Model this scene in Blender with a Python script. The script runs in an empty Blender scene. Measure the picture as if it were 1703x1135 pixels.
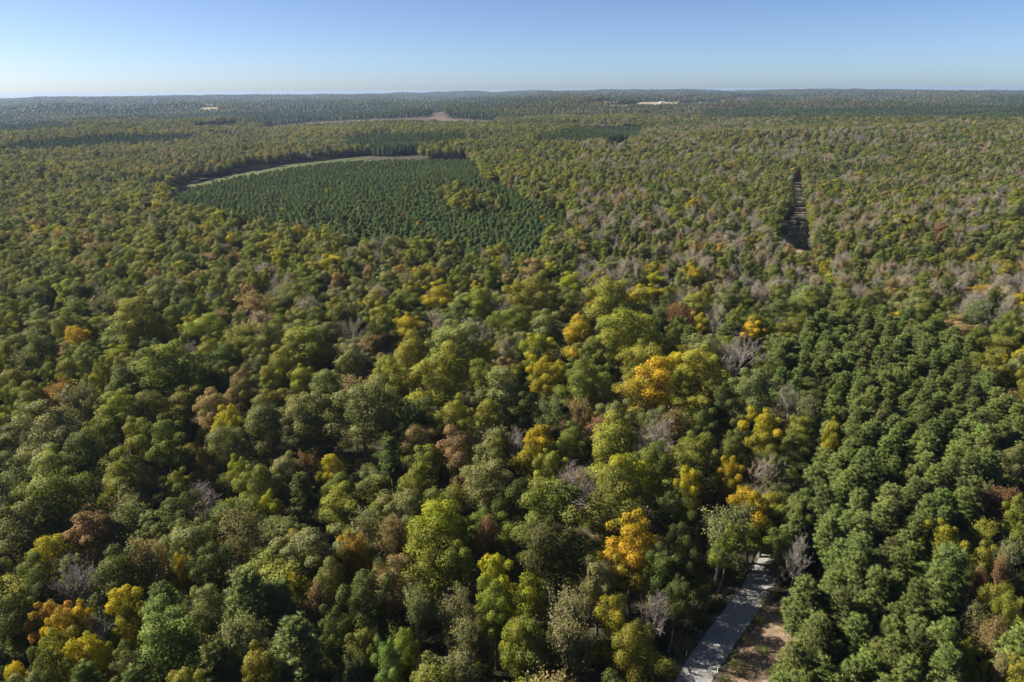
import bpy, math, random
import numpy as np
from mathutils import Vector
R = math.radians
rng = np.random.default_rng(11)
random.seed(11)
sc = bpy.context.scene
C = sc.collection

# ------------------------------------------------------------------ camera
CAM_H = 100.0
PITCH = 20.2          # degrees below the horizontal
ROLL = -0.40
F = 1135.0            # focal length in pixels of the 1703 px wide photograph
W, H = 1703.0, 1135.0
cam_d = bpy.data.cameras.new("camera")
cam_d.sensor_width = 36.0
cam_d.lens = 36.0 * F / W
cam_d.clip_start = 1.0
cam_d.clip_end = 80000.0
cam = bpy.data.objects.new("camera", cam_d)
C.objects.link(cam)
cam.location = (0, 0, CAM_H)
cam.rotation_mode = 'XYZ'
cam.rotation_euler = (R(90 - PITCH), 0, 0)
cam.rotation_euler.rotate_axis('Z', R(ROLL))
sc.camera = cam

# ------------------------------------------------------------------ sky, sun, exposure
SUN_EL, SUN_AZ = 39.0, -80.0      # azimuth from the view direction (+Y), minus = to the left
world = bpy.data.worlds.new("World")
sc.world = world
world.use_nodes = True
nt = world.node_tree
nt.nodes.clear()
sky = nt.nodes.new('ShaderNodeTexSky')
sky.sky_type = 'NISHITA'
sky.sun_disc = False
sky.sun_elevation = R(SUN_EL)
sky.sun_rotation = R(SUN_AZ)
sky.altitude = 0
sky.air_density = 0.50
sky.dust_density = 0.6
sky.ozone_density = 4.0
bg = nt.nodes.new('ShaderNodeBackground')
bg.inputs['Strength'].default_value = 0.060
wo = nt.nodes.new('ShaderNodeOutputWorld')
nt.links.new(sky.outputs[0], bg.inputs[0])
nt.links.new(bg.outputs[0], wo.inputs[0])
sun_d = bpy.data.lights.new("sun", 'SUN')
sun_d.energy = 5.0
sun_d.angle = R(0.53)
sun_d.color = (1.0, 0.93, 0.82)
sun = bpy.data.objects.new("sun", sun_d)
C.objects.link(sun)
sdir = Vector((math.sin(R(SUN_AZ)) * math.cos(R(SUN_EL)), math.cos(R(SUN_AZ)) * math.cos(R(SUN_EL)), math.sin(R(SUN_EL))))
sun.rotation_euler = sdir.to_track_quat('Z', 'Y').to_euler()
sun.location = (-100, 50, 300)
sc.view_settings.view_transform = 'Standard'
sc.view_settings.look = 'None'
sc.view_settings.gamma = 1.0
sc.view_settings.exposure = 1.3
sc.cycles.max_bounces = 4
sc.cycles.diffuse_bounces = 2
sc.cycles.glossy_bounces = 1
sc.cycles.transmission_bounces = 3
sc.cycles.transparent_max_bounces = 4
sc.cycles.volume_bounces = 0
sc.cycles.use_denoising = True

# ------------------------------------------------------------------ projection helpers
cp, sp_ = math.cos(R(PITCH)), math.sin(R(PITCH))
cr, sr = math.cos(R(ROLL)), math.sin(R(ROLL))
def ray(px, py):
    """world direction through a pixel of the 1703x1135 photograph (forward component 1)"""
    u = (np.asarray(px, float) - W / 2) / F
    v = -(np.asarray(py, float) - H / 2) / F
    a = u * cr - v * sr           # camera x in the un-rolled frame
    b = u * sr + v * cr
    return a, cp + b * sp_, -sp_ + b * cp
def project(x, y, z):
    z = z - CAM_H
    f = y * cp - z * sp_
    f = np.where(f < 1, 1, f)
    a = x / f
    b = (y * sp_ + z * cp) / f
    u = a * cr + b * sr
    v = -a * sr + b * cr
    return u * F + W / 2, H / 2 - v * F, f

def vnoise(x, y, s, seed=0):
    """smooth value noise, 0..1"""
    x = np.asarray(x, float) / s + 311.7 + seed * 17.3
    y = np.asarray(y, float) / s + 179.1 + seed * 7.9
    xi, yi = np.floor(x), np.floor(y)
    fx, fy = x - xi, y - yi
    fx, fy = fx * fx * (3 - 2 * fx), fy * fy * (3 - 2 * fy)
    def h(a, b):
        t = np.sin(a * 127.1 + b * 311.7 + seed * 74.7) * 43758.5453
        return t - np.floor(t)
    return (h(xi, yi) * (1 - fx) + h(xi + 1, yi) * fx) * (1 - fy) + (h(xi, yi + 1) * (1 - fx) + h(xi + 1, yi + 1) * fx) * fy

def ground(x, y):
    x = np.asarray(x, float); y = np.asarray(y, float)
    r = np.hypot(x, y)
    az = np.degrees(np.arctan2(x, np.maximum(y, 1.0)))
    far_z = np.interp(az, [-60, -37, -20, -2, 10, 25, 37, 60], [-10, 2, 30, 52, 58, 42, 18, 10])
    mid_z = np.interp(az, [-60, -37, -15, 10, 37, 60], [-8, -8, 2, 22, 24, 24])
    z = np.interp(r, [0, 900, 3600], [0, 0, 1]) * mid_z
    z = z + np.interp(r, [0, 3600, 9000, 40000], [0, 0, 1, 1]) * (far_z - mid_z)
    amp = np.clip((r - 90) / 500, 0, 1)
    z = z + amp * (12 * (vnoise(x, y, 420, 1) - .5) + 6 * (vnoise(x, y, 170, 2) - .5))
    z = z + np.clip((r - 420) / 600, 0, 1) * (22 * (vnoise(x, y, 330, 14) - .5) + 10 * (vnoise(x, y, 140, 15) - .5))
    z = z + np.clip((r - 1500) / 2500, 0, 1) * (22 * (vnoise(x, y, 1100, 3) - .5) + 10 * (vnoise(x, y, 420, 8) - .5))
    z = z + np.clip((r - 900) / 800, 0, 1) * 22 * (vnoise(x, y * 1.9, 620, 33) - .5)
    z = z + np.clip((r - 1600) / 2500, 0, 1) * (50 * (vnoise(x, y * 2.6, 1500, 23) - .5) + 12 * (vnoise(x, y * 3, 600, 24) - .5))
    z = z + np.clip((r - 5000) / 5000, 0, 1) * 20 * (vnoise(x, y, 2600, 4) - .5)
    # broad wooded rise on the right, a shallow fold in front of it
    z = z + 20 * np.exp(-((x - 640) / 420) ** 2 - ((y - 1250) / 260) ** 2)
    z = z - 12 * np.exp(-((x - 900) / 900) ** 2 - ((y - 2100) / 350) ** 2)
    z = z + 7 * np.exp(-((x + 20) / 170) ** 2 - ((y - 760) / 190) ** 2)
    z = z - np.clip(r - 10500, 0, 9e9) * .03
    # small wooded creek bottom crossing the foreground
    z = z - 5 * np.exp(-((y - 150 - 0.25 * x) / 16) ** 2) * np.clip((45 - x) / 40, 0, 1)
    return z

def unproject(px, py, h=0.0):
    dx, dy, dz = ray(px, py)
    t = np.full(np.shape(dx), 100.0) if np.shape(dx) else 100.0
    dz = np.minimum(dz, -0.004)
    for _ in range(30):
        g = ground(dx * t, dy * t)
        t = 0.5 * t + 0.5 * (g + h - CAM_H) / dz
    return dx * t, dy * t, t

def inside(px, py, poly):
    px = np.asarray(px); py = np.asarray(py)
    n = len(poly); res = np.zeros(px.shape, bool); j = n - 1
    for i in range(n):
        xi, yi = poly[i]; xj, yj = poly[j]
        c = ((yi > py) != (yj > py)) & (px < (xj - xi) * (py - yi) / (yj - yi + 1e-9) + xi)
        res ^= c; j = i
    return res

# ------------------------------------------------------------------ mesh helpers
def mesh_from(name, verts, faces, mat=None, smooth=False, var=None, hgt=None, col=None, cn=None):
    """verts (n,3), faces (m,k) all the same k"""
    me = bpy.data.meshes.new(name)
    verts = np.asarray(verts, np.float32); faces = np.asarray(faces, np.int32)
    n, (m, k) = len(verts), faces.shape
    me.vertices.add(n); me.vertices.foreach_set('co', verts.ravel())
    me.loops.add(m * k); me.loops.foreach_set('vertex_index', faces.ravel())
    me.polygons.add(m)
    me.polygons.foreach_set('loop_start', np.arange(0, m * k, k, dtype=np.int32))
    me.update(calc_edges=True)
    if smooth:
        me.polygons.foreach_set('use_smooth', np.ones(m, bool))
    if var is not None:
        a = me.attributes.new('leafvar', 'FLOAT', 'POINT'); a.data.foreach_set('value', np.asarray(var, np.float32))
    if hgt is not None:
        a = me.attributes.new('leafhgt', 'FLOAT', 'POINT'); a.data.foreach_set('value', np.asarray(hgt, np.float32))
    if cn is not None:
        a = me.attributes.new('clumpnrm', 'FLOAT_VECTOR', 'POINT'); a.data.foreach_set('vector', np.asarray(cn, np.float32).ravel())
    if col is not None:
        a = me.attributes.new('tint', 'FLOAT_COLOR', 'POINT'); a.data.foreach_set('color', np.asarray(col, np.float32).ravel())
    if mat: me.materials.append(mat)
    return me

def tube_arrays(p0, p1, r0, r1, k=5):
    """batch of tapered prisms; p0,p1 (n,3)"""
    p0 = np.asarray(p0, float); p1 = np.asarray(p1, float)
    r0 = np.asarray(r0, float); r1 = np.asarray(r1, float)
    d = p1 - p0; d /= np.linalg.norm(d, axis=1, keepdims=True) + 1e-9
    ref = np.where(np.abs(d[:, 2:3]) > .9, np.array([[1., 0, 0]]), np.array([[0, 0, 1.]]))
    a = np.cross(d, ref); a /= np.linalg.norm(a, axis=1, keepdims=True) + 1e-9
    b = np.cross(d, a)
    ang = np.arange(k) * 2 * np.pi / k
    ca, sa = np.cos(ang), np.sin(ang)
    off = a[:, None] * ca[None, :, None] + b[:, None] * sa[None, :, None]
    v0 = p0[:, None] + off * r0[:, None, None]
    v1 = p1[:, None] + off * r1[:, None, None]
    v = np.concatenate([v0, v1], 1)
    n = len(p0)
    i = np.arange(k); j = (i + 1) % k
    f = np.stack([i, j, j + k, i + k], 1)
    F_ = f[None] + (np.arange(n) * 2 * k)[:, None, None]
    return v.reshape(-1, 3), F_.reshape(-1, 4)

def quads(pos, nrm, su, sv, up=None, r=rng):
    """leaf-sized quads at pos with normal nrm"""
    n = len(pos)
    nrm = nrm / (np.linalg.norm(nrm, axis=1, keepdims=True) + 1e-9)
    t = r.normal(size=(n, 3)) if up is None else up
    t = t - (t * nrm).sum(1, keepdims=True) * nrm
    t /= np.linalg.norm(t, axis=1, keepdims=True) + 1e-9
    b = np.cross(nrm, t)
    su = np.asarray(su)[:, None]; sv = np.asarray(sv)[:, None]
    v = np.stack([pos - t * su, pos - b * sv * .8 + nrm * su * .15, pos + t * su, pos + b * sv * .8 + nrm * su * .15], 1)
    return v.reshape(-1, 3), np.arange(n * 4).reshape(n, 4)

def unit(n, r):
    d = r.normal(size=(n, 3)); return d / np.linalg.norm(d, axis=1, keepdims=True)

# ------------------------------------------------------------------ materials
def new_mat(name):
    m = bpy.data.materials.new(name); m.use_nodes = True
    m.node_tree.nodes.clear()
    return m, m.node_tree.nodes, m.node_tree.links
def mathn(N, L, op, a, b=None, clamp=False):
    n = N.new('ShaderNodeMath'); n.operation = op; n.use_clamp = clamp
    for i, v in enumerate((a, b)):
        if v is None: continue
        if isinstance(v, (int, float)): n.inputs[i].default_value = v
        else: L.new(v, n.inputs[i])
    return n.outputs[0]
def mixc(N, L, fac, a, b, typ='MIX'):
    n = N.new('ShaderNodeMix'); n.data_type = 'RGBA'; n.blend_type = typ
    if isinstance(fac, (int, float)): n.inputs[0].default_value = fac
    else: L.new(fac, n.inputs[0])
    for i, v in ((6, a), (7, b)):
        if isinstance(v, tuple): n.inputs[i].default_value = (*v[:3], 1)
        else: L.new(v, n.inputs[i])
    return n.outputs[2]

def foliage_mat(name, under=(0.125, 0.135, 0.024), trans=0.34, rough=0.5, spec=0.35, geo=False, soft=.6):
    m, N, L = new_mat(name)
    oi = N.new('ShaderNodeObjectInfo')
    at = N.new('ShaderNodeAttribute'); at.attribute_name = 'tint'; at.attribute_type = 'GEOMETRY' if geo else 'INSTANCER'
    if geo:
        tint, alpha = at.outputs['Color'], at.outputs['Alpha']
    else:
        hs = N.new('ShaderNodeAttribute'); hs.attribute_name = 'has_tint'; hs.attribute_type = 'INSTANCER'
        tint = mixc(N, L, hs.outputs['Fac'], oi.outputs['Color'], at.outputs['Color'])
        ma = N.new('ShaderNodeMix'); ma.data_type = 'FLOAT'
        L.new(hs.outputs['Fac'], ma.inputs[0]); L.new(oi.outputs['Alpha'], ma.inputs[2]); L.new(at.outputs['Alpha'], ma.inputs[3])
        alpha = ma.outputs[0]
    var = N.new('ShaderNodeAttribute'); var.attribute_name = 'leafvar'
    hg = N.new('ShaderNodeAttribute'); hg.attribute_name = 'leafhgt'
    # partly turned trees: leaves low in the crown are still green (alpha says how far the turning went)
    low = mathn(N, L, 'MULTIPLY', mathn(N, L, 'SUBTRACT', 0.62, hg.outputs['Fac']), 3.2, True)
    green = mathn(N, L, 'MULTIPLY', low, mathn(N, L, 'SUBTRACT', 1.0, alpha, True), True)
    c = mixc(N, L, green, tint, under)
    # leaf to leaf differences
    br = mathn(N, L, 'ADD', mathn(N, L, 'MULTIPLY', var.outputs['Fac'], 0.75), 0.62)
    hsv = N.new('ShaderNodeHueSaturation')
    L.new(c, hsv.inputs['Color']); L.new(br, hsv.inputs['Value'])
    L.new(mathn(N, L, 'ADD', mathn(N, L, 'MULTIPLY', var.outputs['Fac'], -0.045), 0.522), hsv.inputs['Hue'])
    ca = N.new('ShaderNodeAttribute'); ca.attribute_name = 'clumpnrm'
    vt = N.new('ShaderNodeVectorTransform'); vt.vector_type = 'NORMAL'; vt.convert_from = 'OBJECT'; vt.convert_to = 'WORLD'
    L.new(ca.outputs['Vector'], vt.inputs[0])
    ge = N.new('ShaderNodeNewGeometry')
    mv = N.new('ShaderNodeMix'); mv.data_type = 'VECTOR'; mv.inputs[0].default_value = soft
    L.new(ge.outputs['Normal'], mv.inputs[4]); L.new(vt.outputs[0], mv.inputs[5])
    nv = N.new('ShaderNodeVectorMath'); nv.operation = 'NORMALIZE'; L.new(mv.outputs[1], nv.inputs[0])
    p = N.new('ShaderNodeBsdfPrincipled')
    L.new(nv.outputs[0], p.inputs['Normal'])
    L.new(hsv.outputs[0], p.inputs['Base Color'])
    p.inputs['Roughness'].default_value = rough
    p.inputs['Specular IOR Level'].default_value = spec
    tr = N.new('ShaderNodeBsdfTranslucent')
    tc = mixc(N, L, 1.0, hsv.outputs[0], (1.25, 1.2, 0.5), 'MULTIPLY')
    L.new(tc, tr.inputs['Color'])
    mx = N.new('ShaderNodeMixShader'); mx.inputs[0].default_value = trans
    L.new(p.outputs[0], mx.inputs[1]); L.new(tr.outputs[0], mx.inputs[2])
    o = N.new('ShaderNodeOutputMaterial'); L.new(mx.outputs[0], o.inputs[0])
    return m

def bark_mat(name, c1, c2, scale=6):
    m, N, L = new_mat(name)
    tc = N.new('ShaderNodeTexCoord')
    mp = N.new('ShaderNodeMapping'); mp.inputs['Scale'].default_value = (scale, scale, scale * .18)
    L.new(tc.outputs['Object'], mp.inputs[0])
    nz = N.new('ShaderNodeTexNoise'); nz.inputs['Scale'].default_value = 1.4; nz.inputs['Detail'].default_value = 5
    L.new(mp.outputs[0], nz.inputs['Vector'])
    c = mixc(N, L, nz.outputs['Fac'], c1, c2)
    p = N.new('ShaderNodeBsdfPrincipled'); p.inputs['Roughness'].default_value = .85
    L.new(c, p.inputs['Base Color'])
    bp = N.new('ShaderNodeBump'); bp.inputs['Strength'].default_value = .5
    L.new(nz.outputs['Fac'], bp.inputs['Height']); L.new(bp.outputs[0], p.inputs['Normal'])
    o = N.new('ShaderNodeOutputMaterial'); L.new(p.outputs[0], o.inputs[0])
    return m

def twig_mat(name):
    m, N, L = new_mat(name)
    oi = N.new('ShaderNodeObjectInfo')
    at = N.new('ShaderNodeAttribute'); at.attribute_name = 'tint'; at.attribute_type = 'INSTANCER'
    hs = N.new('ShaderNodeAttribute'); hs.attribute_name = 'has_tint'; hs.attribute_type = 'INSTANCER'
    tint = mixc(N, L, hs.outputs['Fac'], oi.outputs['Color'], at.outputs['Color'])
    p = N.new('ShaderNodeBsdfPrincipled'); p.inputs['Roughness'].default_value = .8
    L.new(tint, p.inputs['Base Color'])
    o = N.new('ShaderNodeOutputMaterial'); L.new(p.outputs[0], o.inputs[0])
    return m

def noise_mat(name, cols, scale, rough=.95, detail=8, bump=0.0, scale2=None, fac2=.5, coord='Object'):
    m, N, L = new_mat(name)
    tc = N.new('ShaderNodeTexCoord')
    nz = N.new('ShaderNodeTexNoise'); nz.inputs['Scale'].default_value = scale; nz.inputs['Detail'].default_value = detail
    nz.inputs['Roughness'].default_value = .65
    L.new(tc.outputs[coord], nz.inputs['Vector'])
    rp = N.new('ShaderNodeValToRGB')
    rp.color_ramp.elements[0].position = .3; rp.color_ramp.elements[1].position = .7
    rp.color_ramp.elements[0].color = (*cols[0], 1); rp.color_ramp.elements[1].color = (*cols[-1], 1)
    for i, c in enumerate(cols[1:-1]):
        e = rp.color_ramp.elements.new(.3 + .4 * (i + 1) / (len(cols) - 1)); e.color = (*c, 1)
    L.new(nz.outputs['Fac'], rp.inputs[0])
    col = rp.outputs[0]
    if scale2:
        n2 = N.new('ShaderNodeTexNoise'); n2.inputs['Scale'].default_value = scale2; n2.inputs['Detail'].default_value = 4
        L.new(tc.outputs[coord], n2.inputs['Vector'])
        v = mathn(N, L, 'ADD', mathn(N, L, 'MULTIPLY', n2.outputs['Fac'], fac2 * 2), 1 - fac2)
        h = N.new('ShaderNodeHueSaturation'); L.new(col, h.inputs['Color']); L.new(v, h.inputs['Value']); col = h.outputs[0]
    p = N.new('ShaderNodeBsdfPrincipled'); p.inputs['Roughness'].default_value = rough
    p.inputs['Specular IOR Level'].default_value = .2
    L.new(col, p.inputs['Base Color'])
    if bump:
        bp = N.new('ShaderNodeBump'); bp.inputs['Strength'].default_value = bump; bp.inputs['Distance'].default_value = .2
        L.new(nz.outputs['Fac'], bp.inputs['Height']); L.new(bp.outputs[0], p.inputs['Normal'])
    o = N.new('ShaderNodeOutputMaterial'); L.new(p.outputs[0], o.inputs[0])
    return m

M_leaf = foliage_mat('broadleaf_foliage', spec=.14, rough=.6)
M_leaf_far = foliage_mat('distant_foliage', geo=True, trans=.15, spec=.05, soft=.8)
M_needle = foliage_mat('pine_needles', under=(0.045, 0.075, 0.028), trans=.22, rough=.6, spec=.18)
M_bark = bark_mat('grey_brown_bark', (0.07, 0.055, 0.045), (0.20, 0.17, 0.14))
M_pale = bark_mat('pale_bark', (0.20, 0.175, 0.15), (0.42, 0.38, 0.33))
M_pinebark = bark_mat('pine_bark', (0.10, 0.06, 0.04), (0.24, 0.16, 0.11))
M_twig = twig_mat('twigs')
M_floor = noise_mat('forest_floor', [(0.022, 0.025, 0.011), (0.045, 0.038, 0.021), (0.085, 0.062, 0.037)], .12, scale2=1.7, bump=.6)

# ------------------------------------------------------------------ tree meshes (20 m tall, 10 m wide crowns)
def broadleaf_crown(seed, n_leaf=13000, leaf=.15, n_lobe=34, cz=12.6, rad=(4.3, 4.3, 7.4), spread=.78, lobe=(.95, 2.0)):
    r = np.random.default_rng(seed)
    d = unit(n_lobe * 3, r)
    d = d[d[:, 2] > -.75]
    keep = []
    for q in d:                      # spread the lobes out
        if all(np.dot(q, k) < .86 for k in keep): keep.append(q)
        if len(keep) >= n_lobe: break
    d = np.array(keep)
    sq = r.uniform(.78, 1.2, 2); lean = r.normal(size=2) * .9; tier = r.uniform(0, 6.28, 3)
    c = d * np.array(rad) * (spread * r.uniform(.78, 1.14, (len(d), 1))) * np.array([sq[0], sq[1], 1]) + [0, 0, cz]
    azl = np.arctan2(d[:, 1], d[:, 0])
    c[:, :2] *= (1 + .22 * np.sin(2 * azl + tier[0]) + .15 * np.sin(3 * azl + tier[1]))[:, None]
    c[:, :2] += lean * ((c[:, 2:3] - cz) / 7)
    c[:, 2] += r.normal(size=len(d)) * .5 + .9 * np.sin(azl + tier[2]) * (1 - np.abs(d[:, 2]))
    lr = r.uniform(*lobe, len(d)) * (1.0 - .22 * np.clip(d[:, 2], -1, 1))
    core = [[0, 0, cz + .5], [lean[0] * .4, lean[1] * .4, cz + 3.2], [0, 0, cz - 3.0]]
    c = np.vstack([c, core]); lr = np.append(lr, [2.6, 2.2, 2.3])
    lobe_k = 3
    p = lr ** 2 / (lr ** 2).sum()
    n = int(n_leaf * 1.5)
    k = r.choice(len(lr), n, p=p)
    u = unit(n, r); u[:, 2] += .28; u /= np.linalg.norm(u, axis=1, keepdims=True)
    # lumps on every lobe
    ph = r.uniform(0, 6.28, (len(lr), 3))
    bump = 1 + .13 * np.sin(u[:, 0] * 5.5 + ph[k, 0]) * np.sin(u[:, 1] * 5.5 + ph[k, 1]) + .10 * np.sin(u[:, 2] * 7 + ph[k, 2])
    rr = lr[k] * bump * (1 - .55 * r.random(n) ** 2.2) * 1.08
    pos = c[k] + u * rr[:, None] * np.array([1, 1, .95])
    # drop most leaves deep inside another lobe
    deep = np.zeros(n)
    for j in range(len(lr)):
        dd = np.linalg.norm((pos - c[j]), axis=1) / lr[j]
        deep = np.maximum(deep, np.where(k == j, 0, 1 - dd))
    sel = np.where((deep < .25) | (r.random(n) < .12))[0][:n_leaf]
    pos, u, k = pos[sel], u[sel], k[sel]
    nn = u * .6 + unit(len(sel), r) * .62 + np.array([0, 0, .1])
    s = leaf * r.uniform(.7, 1.35, len(sel))
    v, f = quads(pos, nn, s, s * .78, r=r)
    lobevar = r.uniform(0, 1, len(lr))
    var = np.clip(.45 * lobevar[k] + .55 * r.random(len(sel)), 0, 1)
    zmin, zmax = pos[:, 2].min(), pos[:, 2].max()
    hg = (pos[:, 2] - zmin) / (zmax - zmin) + (lobevar[k] - .5) * .75
    return v, f, np.repeat(var, 4), np.repeat(hg, 4), c, lr, np.repeat(u, 4, 0)

def limb_paths(start, end, r, n=4, wob=.35):
    t = np.linspace(0, 1, n + 1)[:, None]
    p = start + (end - start) * t
    p[:, 2] += np.sin(t[:, 0] * np.pi) * -.08 * np.linalg.norm(end - start)
    p[1:-1] += r.normal(size=(n - 1, 3)) * wob
    return p

def trunk_mesh(name, seed, ends, mat, r0=.34, top=13, split=7.5):
    r = np.random.default_rng(seed + 77)
    P0, P1, A, B = [], [], [], []
    zs = np.array([-.4, .5, split * .5, split, (split + top) / 2, top])
    rs = np.array([r0 * 1.45, r0 * 1.05, r0 * .86, r0 * .74, r0 * .45, r0 * .16])
    xy = np.cumsum(r.normal(size=(6, 2)) * .16, 0) * np.array([[0], [0], [1], [1], [1.3], [1.6]])
    tp = np.column_stack([xy, zs])
    for i in range(5):
        P0.append(tp[i]); P1.append(tp[i + 1]); A.append(rs[i]); B.append(rs[i + 1])
    for e in ends:
        z = np.clip(e[2] - np.hypot(e[0], e[1]) * .9, split * .75, top - 1)
        s = np.array([np.interp(z, zs, tp[:, 0]), np.interp(z, zs, tp[:, 1]), z])
        rb = np.interp(z, zs, rs) * .55
        p = limb_paths(s, e, r)
        for i in range(4):
            P0.append(p[i]); P1.append(p[i + 1]); A.append(rb * (1 - i * .21)); B.append(rb * (1 - (i + 1) * .21))
    v, f = tube_arrays(P0, P1, A, B, 6)
    return mesh_from(name, v, f, mat, smooth=True)

def branch_skeleton(seed, splits=(7, 6, 5, 4), h=19, base=6.5, spread=4.6, up=.55):
    """bare crown: limbs > branches > twigs as segment lists"""
    r = np.random.default_rng(seed)
    segs = []         # p0, p1, r0, r1, level
    tips = []
    def grow(p, d, ln, rad, lev):
        n = 3
        cur = p; dd = d.copy()
        for i in range(n):
            dd = dd + r.normal(size=3) * .16 + np.array([0, 0, .10]); dd /= np.linalg.norm(dd)
            nx = cur + dd * ln / n
            segs.append((cur, nx, rad * (1 - i / n * .5), rad * (1 - (i + 1) / n * .5), lev))
            if lev < len(splits):
                m = max(1, int(round(splits[lev] / n + r.random() - .5)))
                for _ in range(m):
                    side = unit(1, r)[0]; side -= side.dot(dd) * dd
                    side /= np.linalg.norm(side) + 1e-9
                    nd = dd * r.uniform(.55, .9) + side * r.uniform(.55, .9) + np.array([0, 0, .18]); nd /= np.linalg.norm(nd)
                    grow(cur + (nx - cur) * r.random(), nd, ln * r.uniform(.48, .68), rad * .5, lev + 1)
            else:
                tips.append(nx)
            cur = nx
    tr = [np.array([0, 0, -.4]), np.array([r.normal() * .2, r.normal() * .2, base]), None]
    top = np.array([r.normal() * .6, r.normal() * .6, h * .72]); tr[2] = top
    trunk = [(tr[0], tr[1], .36, .27), (tr[1], tr[2], .27, .11)]
    nl = 9
    for i in range(nl):
        t = i / (nl - 1)
        p = tr[1] + (tr[2] - tr[1]) * t
        a = i * 2.4 + r.uniform(-.3, .3)
        el = up + t * .55
        d = np.array([math.cos(a) * math.cos(el), math.sin(a) * math.cos(el), math.sin(el)])
        grow(p, d, spread * (1.25 - .45 * t), .13 * (1.1 - .45 * t), 1)
    return trunk, segs, np.array(tips)

def bare_parts(name, seed, leaves=0, wide=1.0):
    trunk, segs, tips = branch_skeleton(seed)
    k = np.array([1., 1., 1.]) * 1.0
    big = [s for s in segs if s[4] <= 1]
    small = [s for s in segs if s[4] > 1]
    P0 = [t[0] for t in trunk] + [s[0] for s in big]; P1 = [t[1] for t in trunk] + [s[1] for s in big]
    A = [t[2] for t in trunk] + [s[2] for s in big]; B = [t[3] for t in trunk] + [s[3] for s in big]
    v, f = tube_arrays(P0, P1, A, B, 5)
    tm = mesh_from(name + '_trunk', v, f, M_pale, smooth=True)
    wd = {2: 1.0, 3: 1.0, 4: 1.0}
    v, f = tube_arrays([s[0] for s in small], [s[1] for s in small],
                       [max(s[2], .026) * wide for s in small], [max(s[3], .018) * wide for s in small], 3)
    if not leaves:
        cm = mesh_from(name + '_crown', v, f, M_twig)
    else:
        r = np.random.default_rng(seed + 5)
        q = tips[r.integers(0, len(tips), leaves)] + r.normal(size=(leaves, 3)) * .33
        nn = unit(leaves, r) + np.array([0, 0, .4])
        s = r.uniform(.13, .25, leaves)
        v2, f2 = quads(q, nn, s, s * .75, r=r)
        va = np.concatenate([np.full(len(v), .5), np.repeat(r.random(leaves), 4)])
        hg = np.ones(len(va))
        vv = np.vstack([v, v2]); cn = vv - np.array([0, 0, 11.5]); cn /= np.linalg.norm(cn, axis=1, keepdims=True) + 1e-6
        cm = mesh_from(name + '_crown', vv, np.vstack([f, f2 + len(v)]), M_leaf, var=va, hgt=hg, cn=cn)
    return tm, cm

def pine_parts(name, seed, rad=3.0, base=8.5, tall=20.0, cone=.0, tuft_n=210, needle=32, nl=.62, wid=.06):
    r = np.random.default_rng(seed)
    n = tuft_n
    # tufts sit at the ends of whorled branches
    P0, P1, A, B = [], [], [], []
    T = []
    z = base
    while z < tall - .6:
        t = (z - base) / (tall - base)
        prof = (1 - t) ** .8 * (0.55 + .9 * min(t * 3, 1) * .5) if cone == 0 else (1 - t) ** .9
        m = 5 if t < .8 else 4
        a0 = r.uniform(0, 6.28)
        for i in range(m):
            a = a0 + i * 6.28 / m + r.uniform(-.35, .35)
            L_ = rad * prof * r.uniform(.75, 1.2) + .25
            rise = L_ * r.uniform(.05, .45) + t * .5
            p0 = np.array([0, 0, z]); p1 = np.array([math.cos(a) * L_, math.sin(a) * L_, z + rise])
            P0.append(p0); P1.append(p1); A.append(.06 * (1 - t) + .02); B.append(.012)
            k = max(2, int(L_ * 1.7))
            for j in range(k):
                s = (j + 1) / k
                q = p0 + (p1 - p0) * s
                T.append(q + r.normal(size=3) * [.22, .22, .12])
                if s > .4:
                    side = np.array([-math.sin(a), math.cos(a), .15]) * r.uniform(.35, .75) * (1 if j % 2 else -1)
                    T.append(q + side)
        z += (tall - base) / (15 if cone == 0 else 17) * r.uniform(.7, 1.25)
    T.append(np.array([0, 0, tall - .1])); T.append(np.array([0, 0, tall - .6]))
    T = np.array(T)
    nt_ = len(T)
    c = np.repeat(T, needle, 0)
    d = unit(len(c), r); d[:, 2] = np.abs(d[:, 2]) * .9 + d[:, 2] * .25
    out = c - np.array([0, 0, 0]); out[:, 2] = 0; out /= np.linalg.norm(out, axis=1, keepdims=True) + .4
    d = d + out * .45; d /= np.linalg.norm(d, axis=1, keepdims=True)
    ln = nl * r.uniform(.6, 1.15, len(c))
    pos = c + d * ln[:, None] * .55
    nn = np.cross(d, unit(len(c), r))
    w = np.full(len(c), wid) * r.uniform(.7, 1.3, len(c))
    v, f = quads(pos, nn, ln * .6, w, up=d, r=r)
    tv = r.random(nt_)
    var = np.clip(.5 * np.repeat(tv, needle) + .5 * r.random(len(c)), 0, 1)
    hg = (pos[:, 2] - base) / (tall - base)
    cm = mesh_from(name + '_crown', v, f, M_needle, var=np.repeat(var, 4), hgt=np.repeat(hg, 4), cn=np.repeat(d, 4, 0))
    P0 = [np.array([0, 0, -.4]), np.array([0, 0, base])] + P0
    P1 = [np.array([0, 0, base]), np.array([0, 0, tall - .3])] + P1
    A = [.24, .17] + A; B = [.17, .03] + B
    v, f = tube_arrays(P0, P1, A, B, 5)
    tm = mesh_from(name + '_trunk', v, f, M_pinebark, smooth=True)
    return tm, cm

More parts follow.
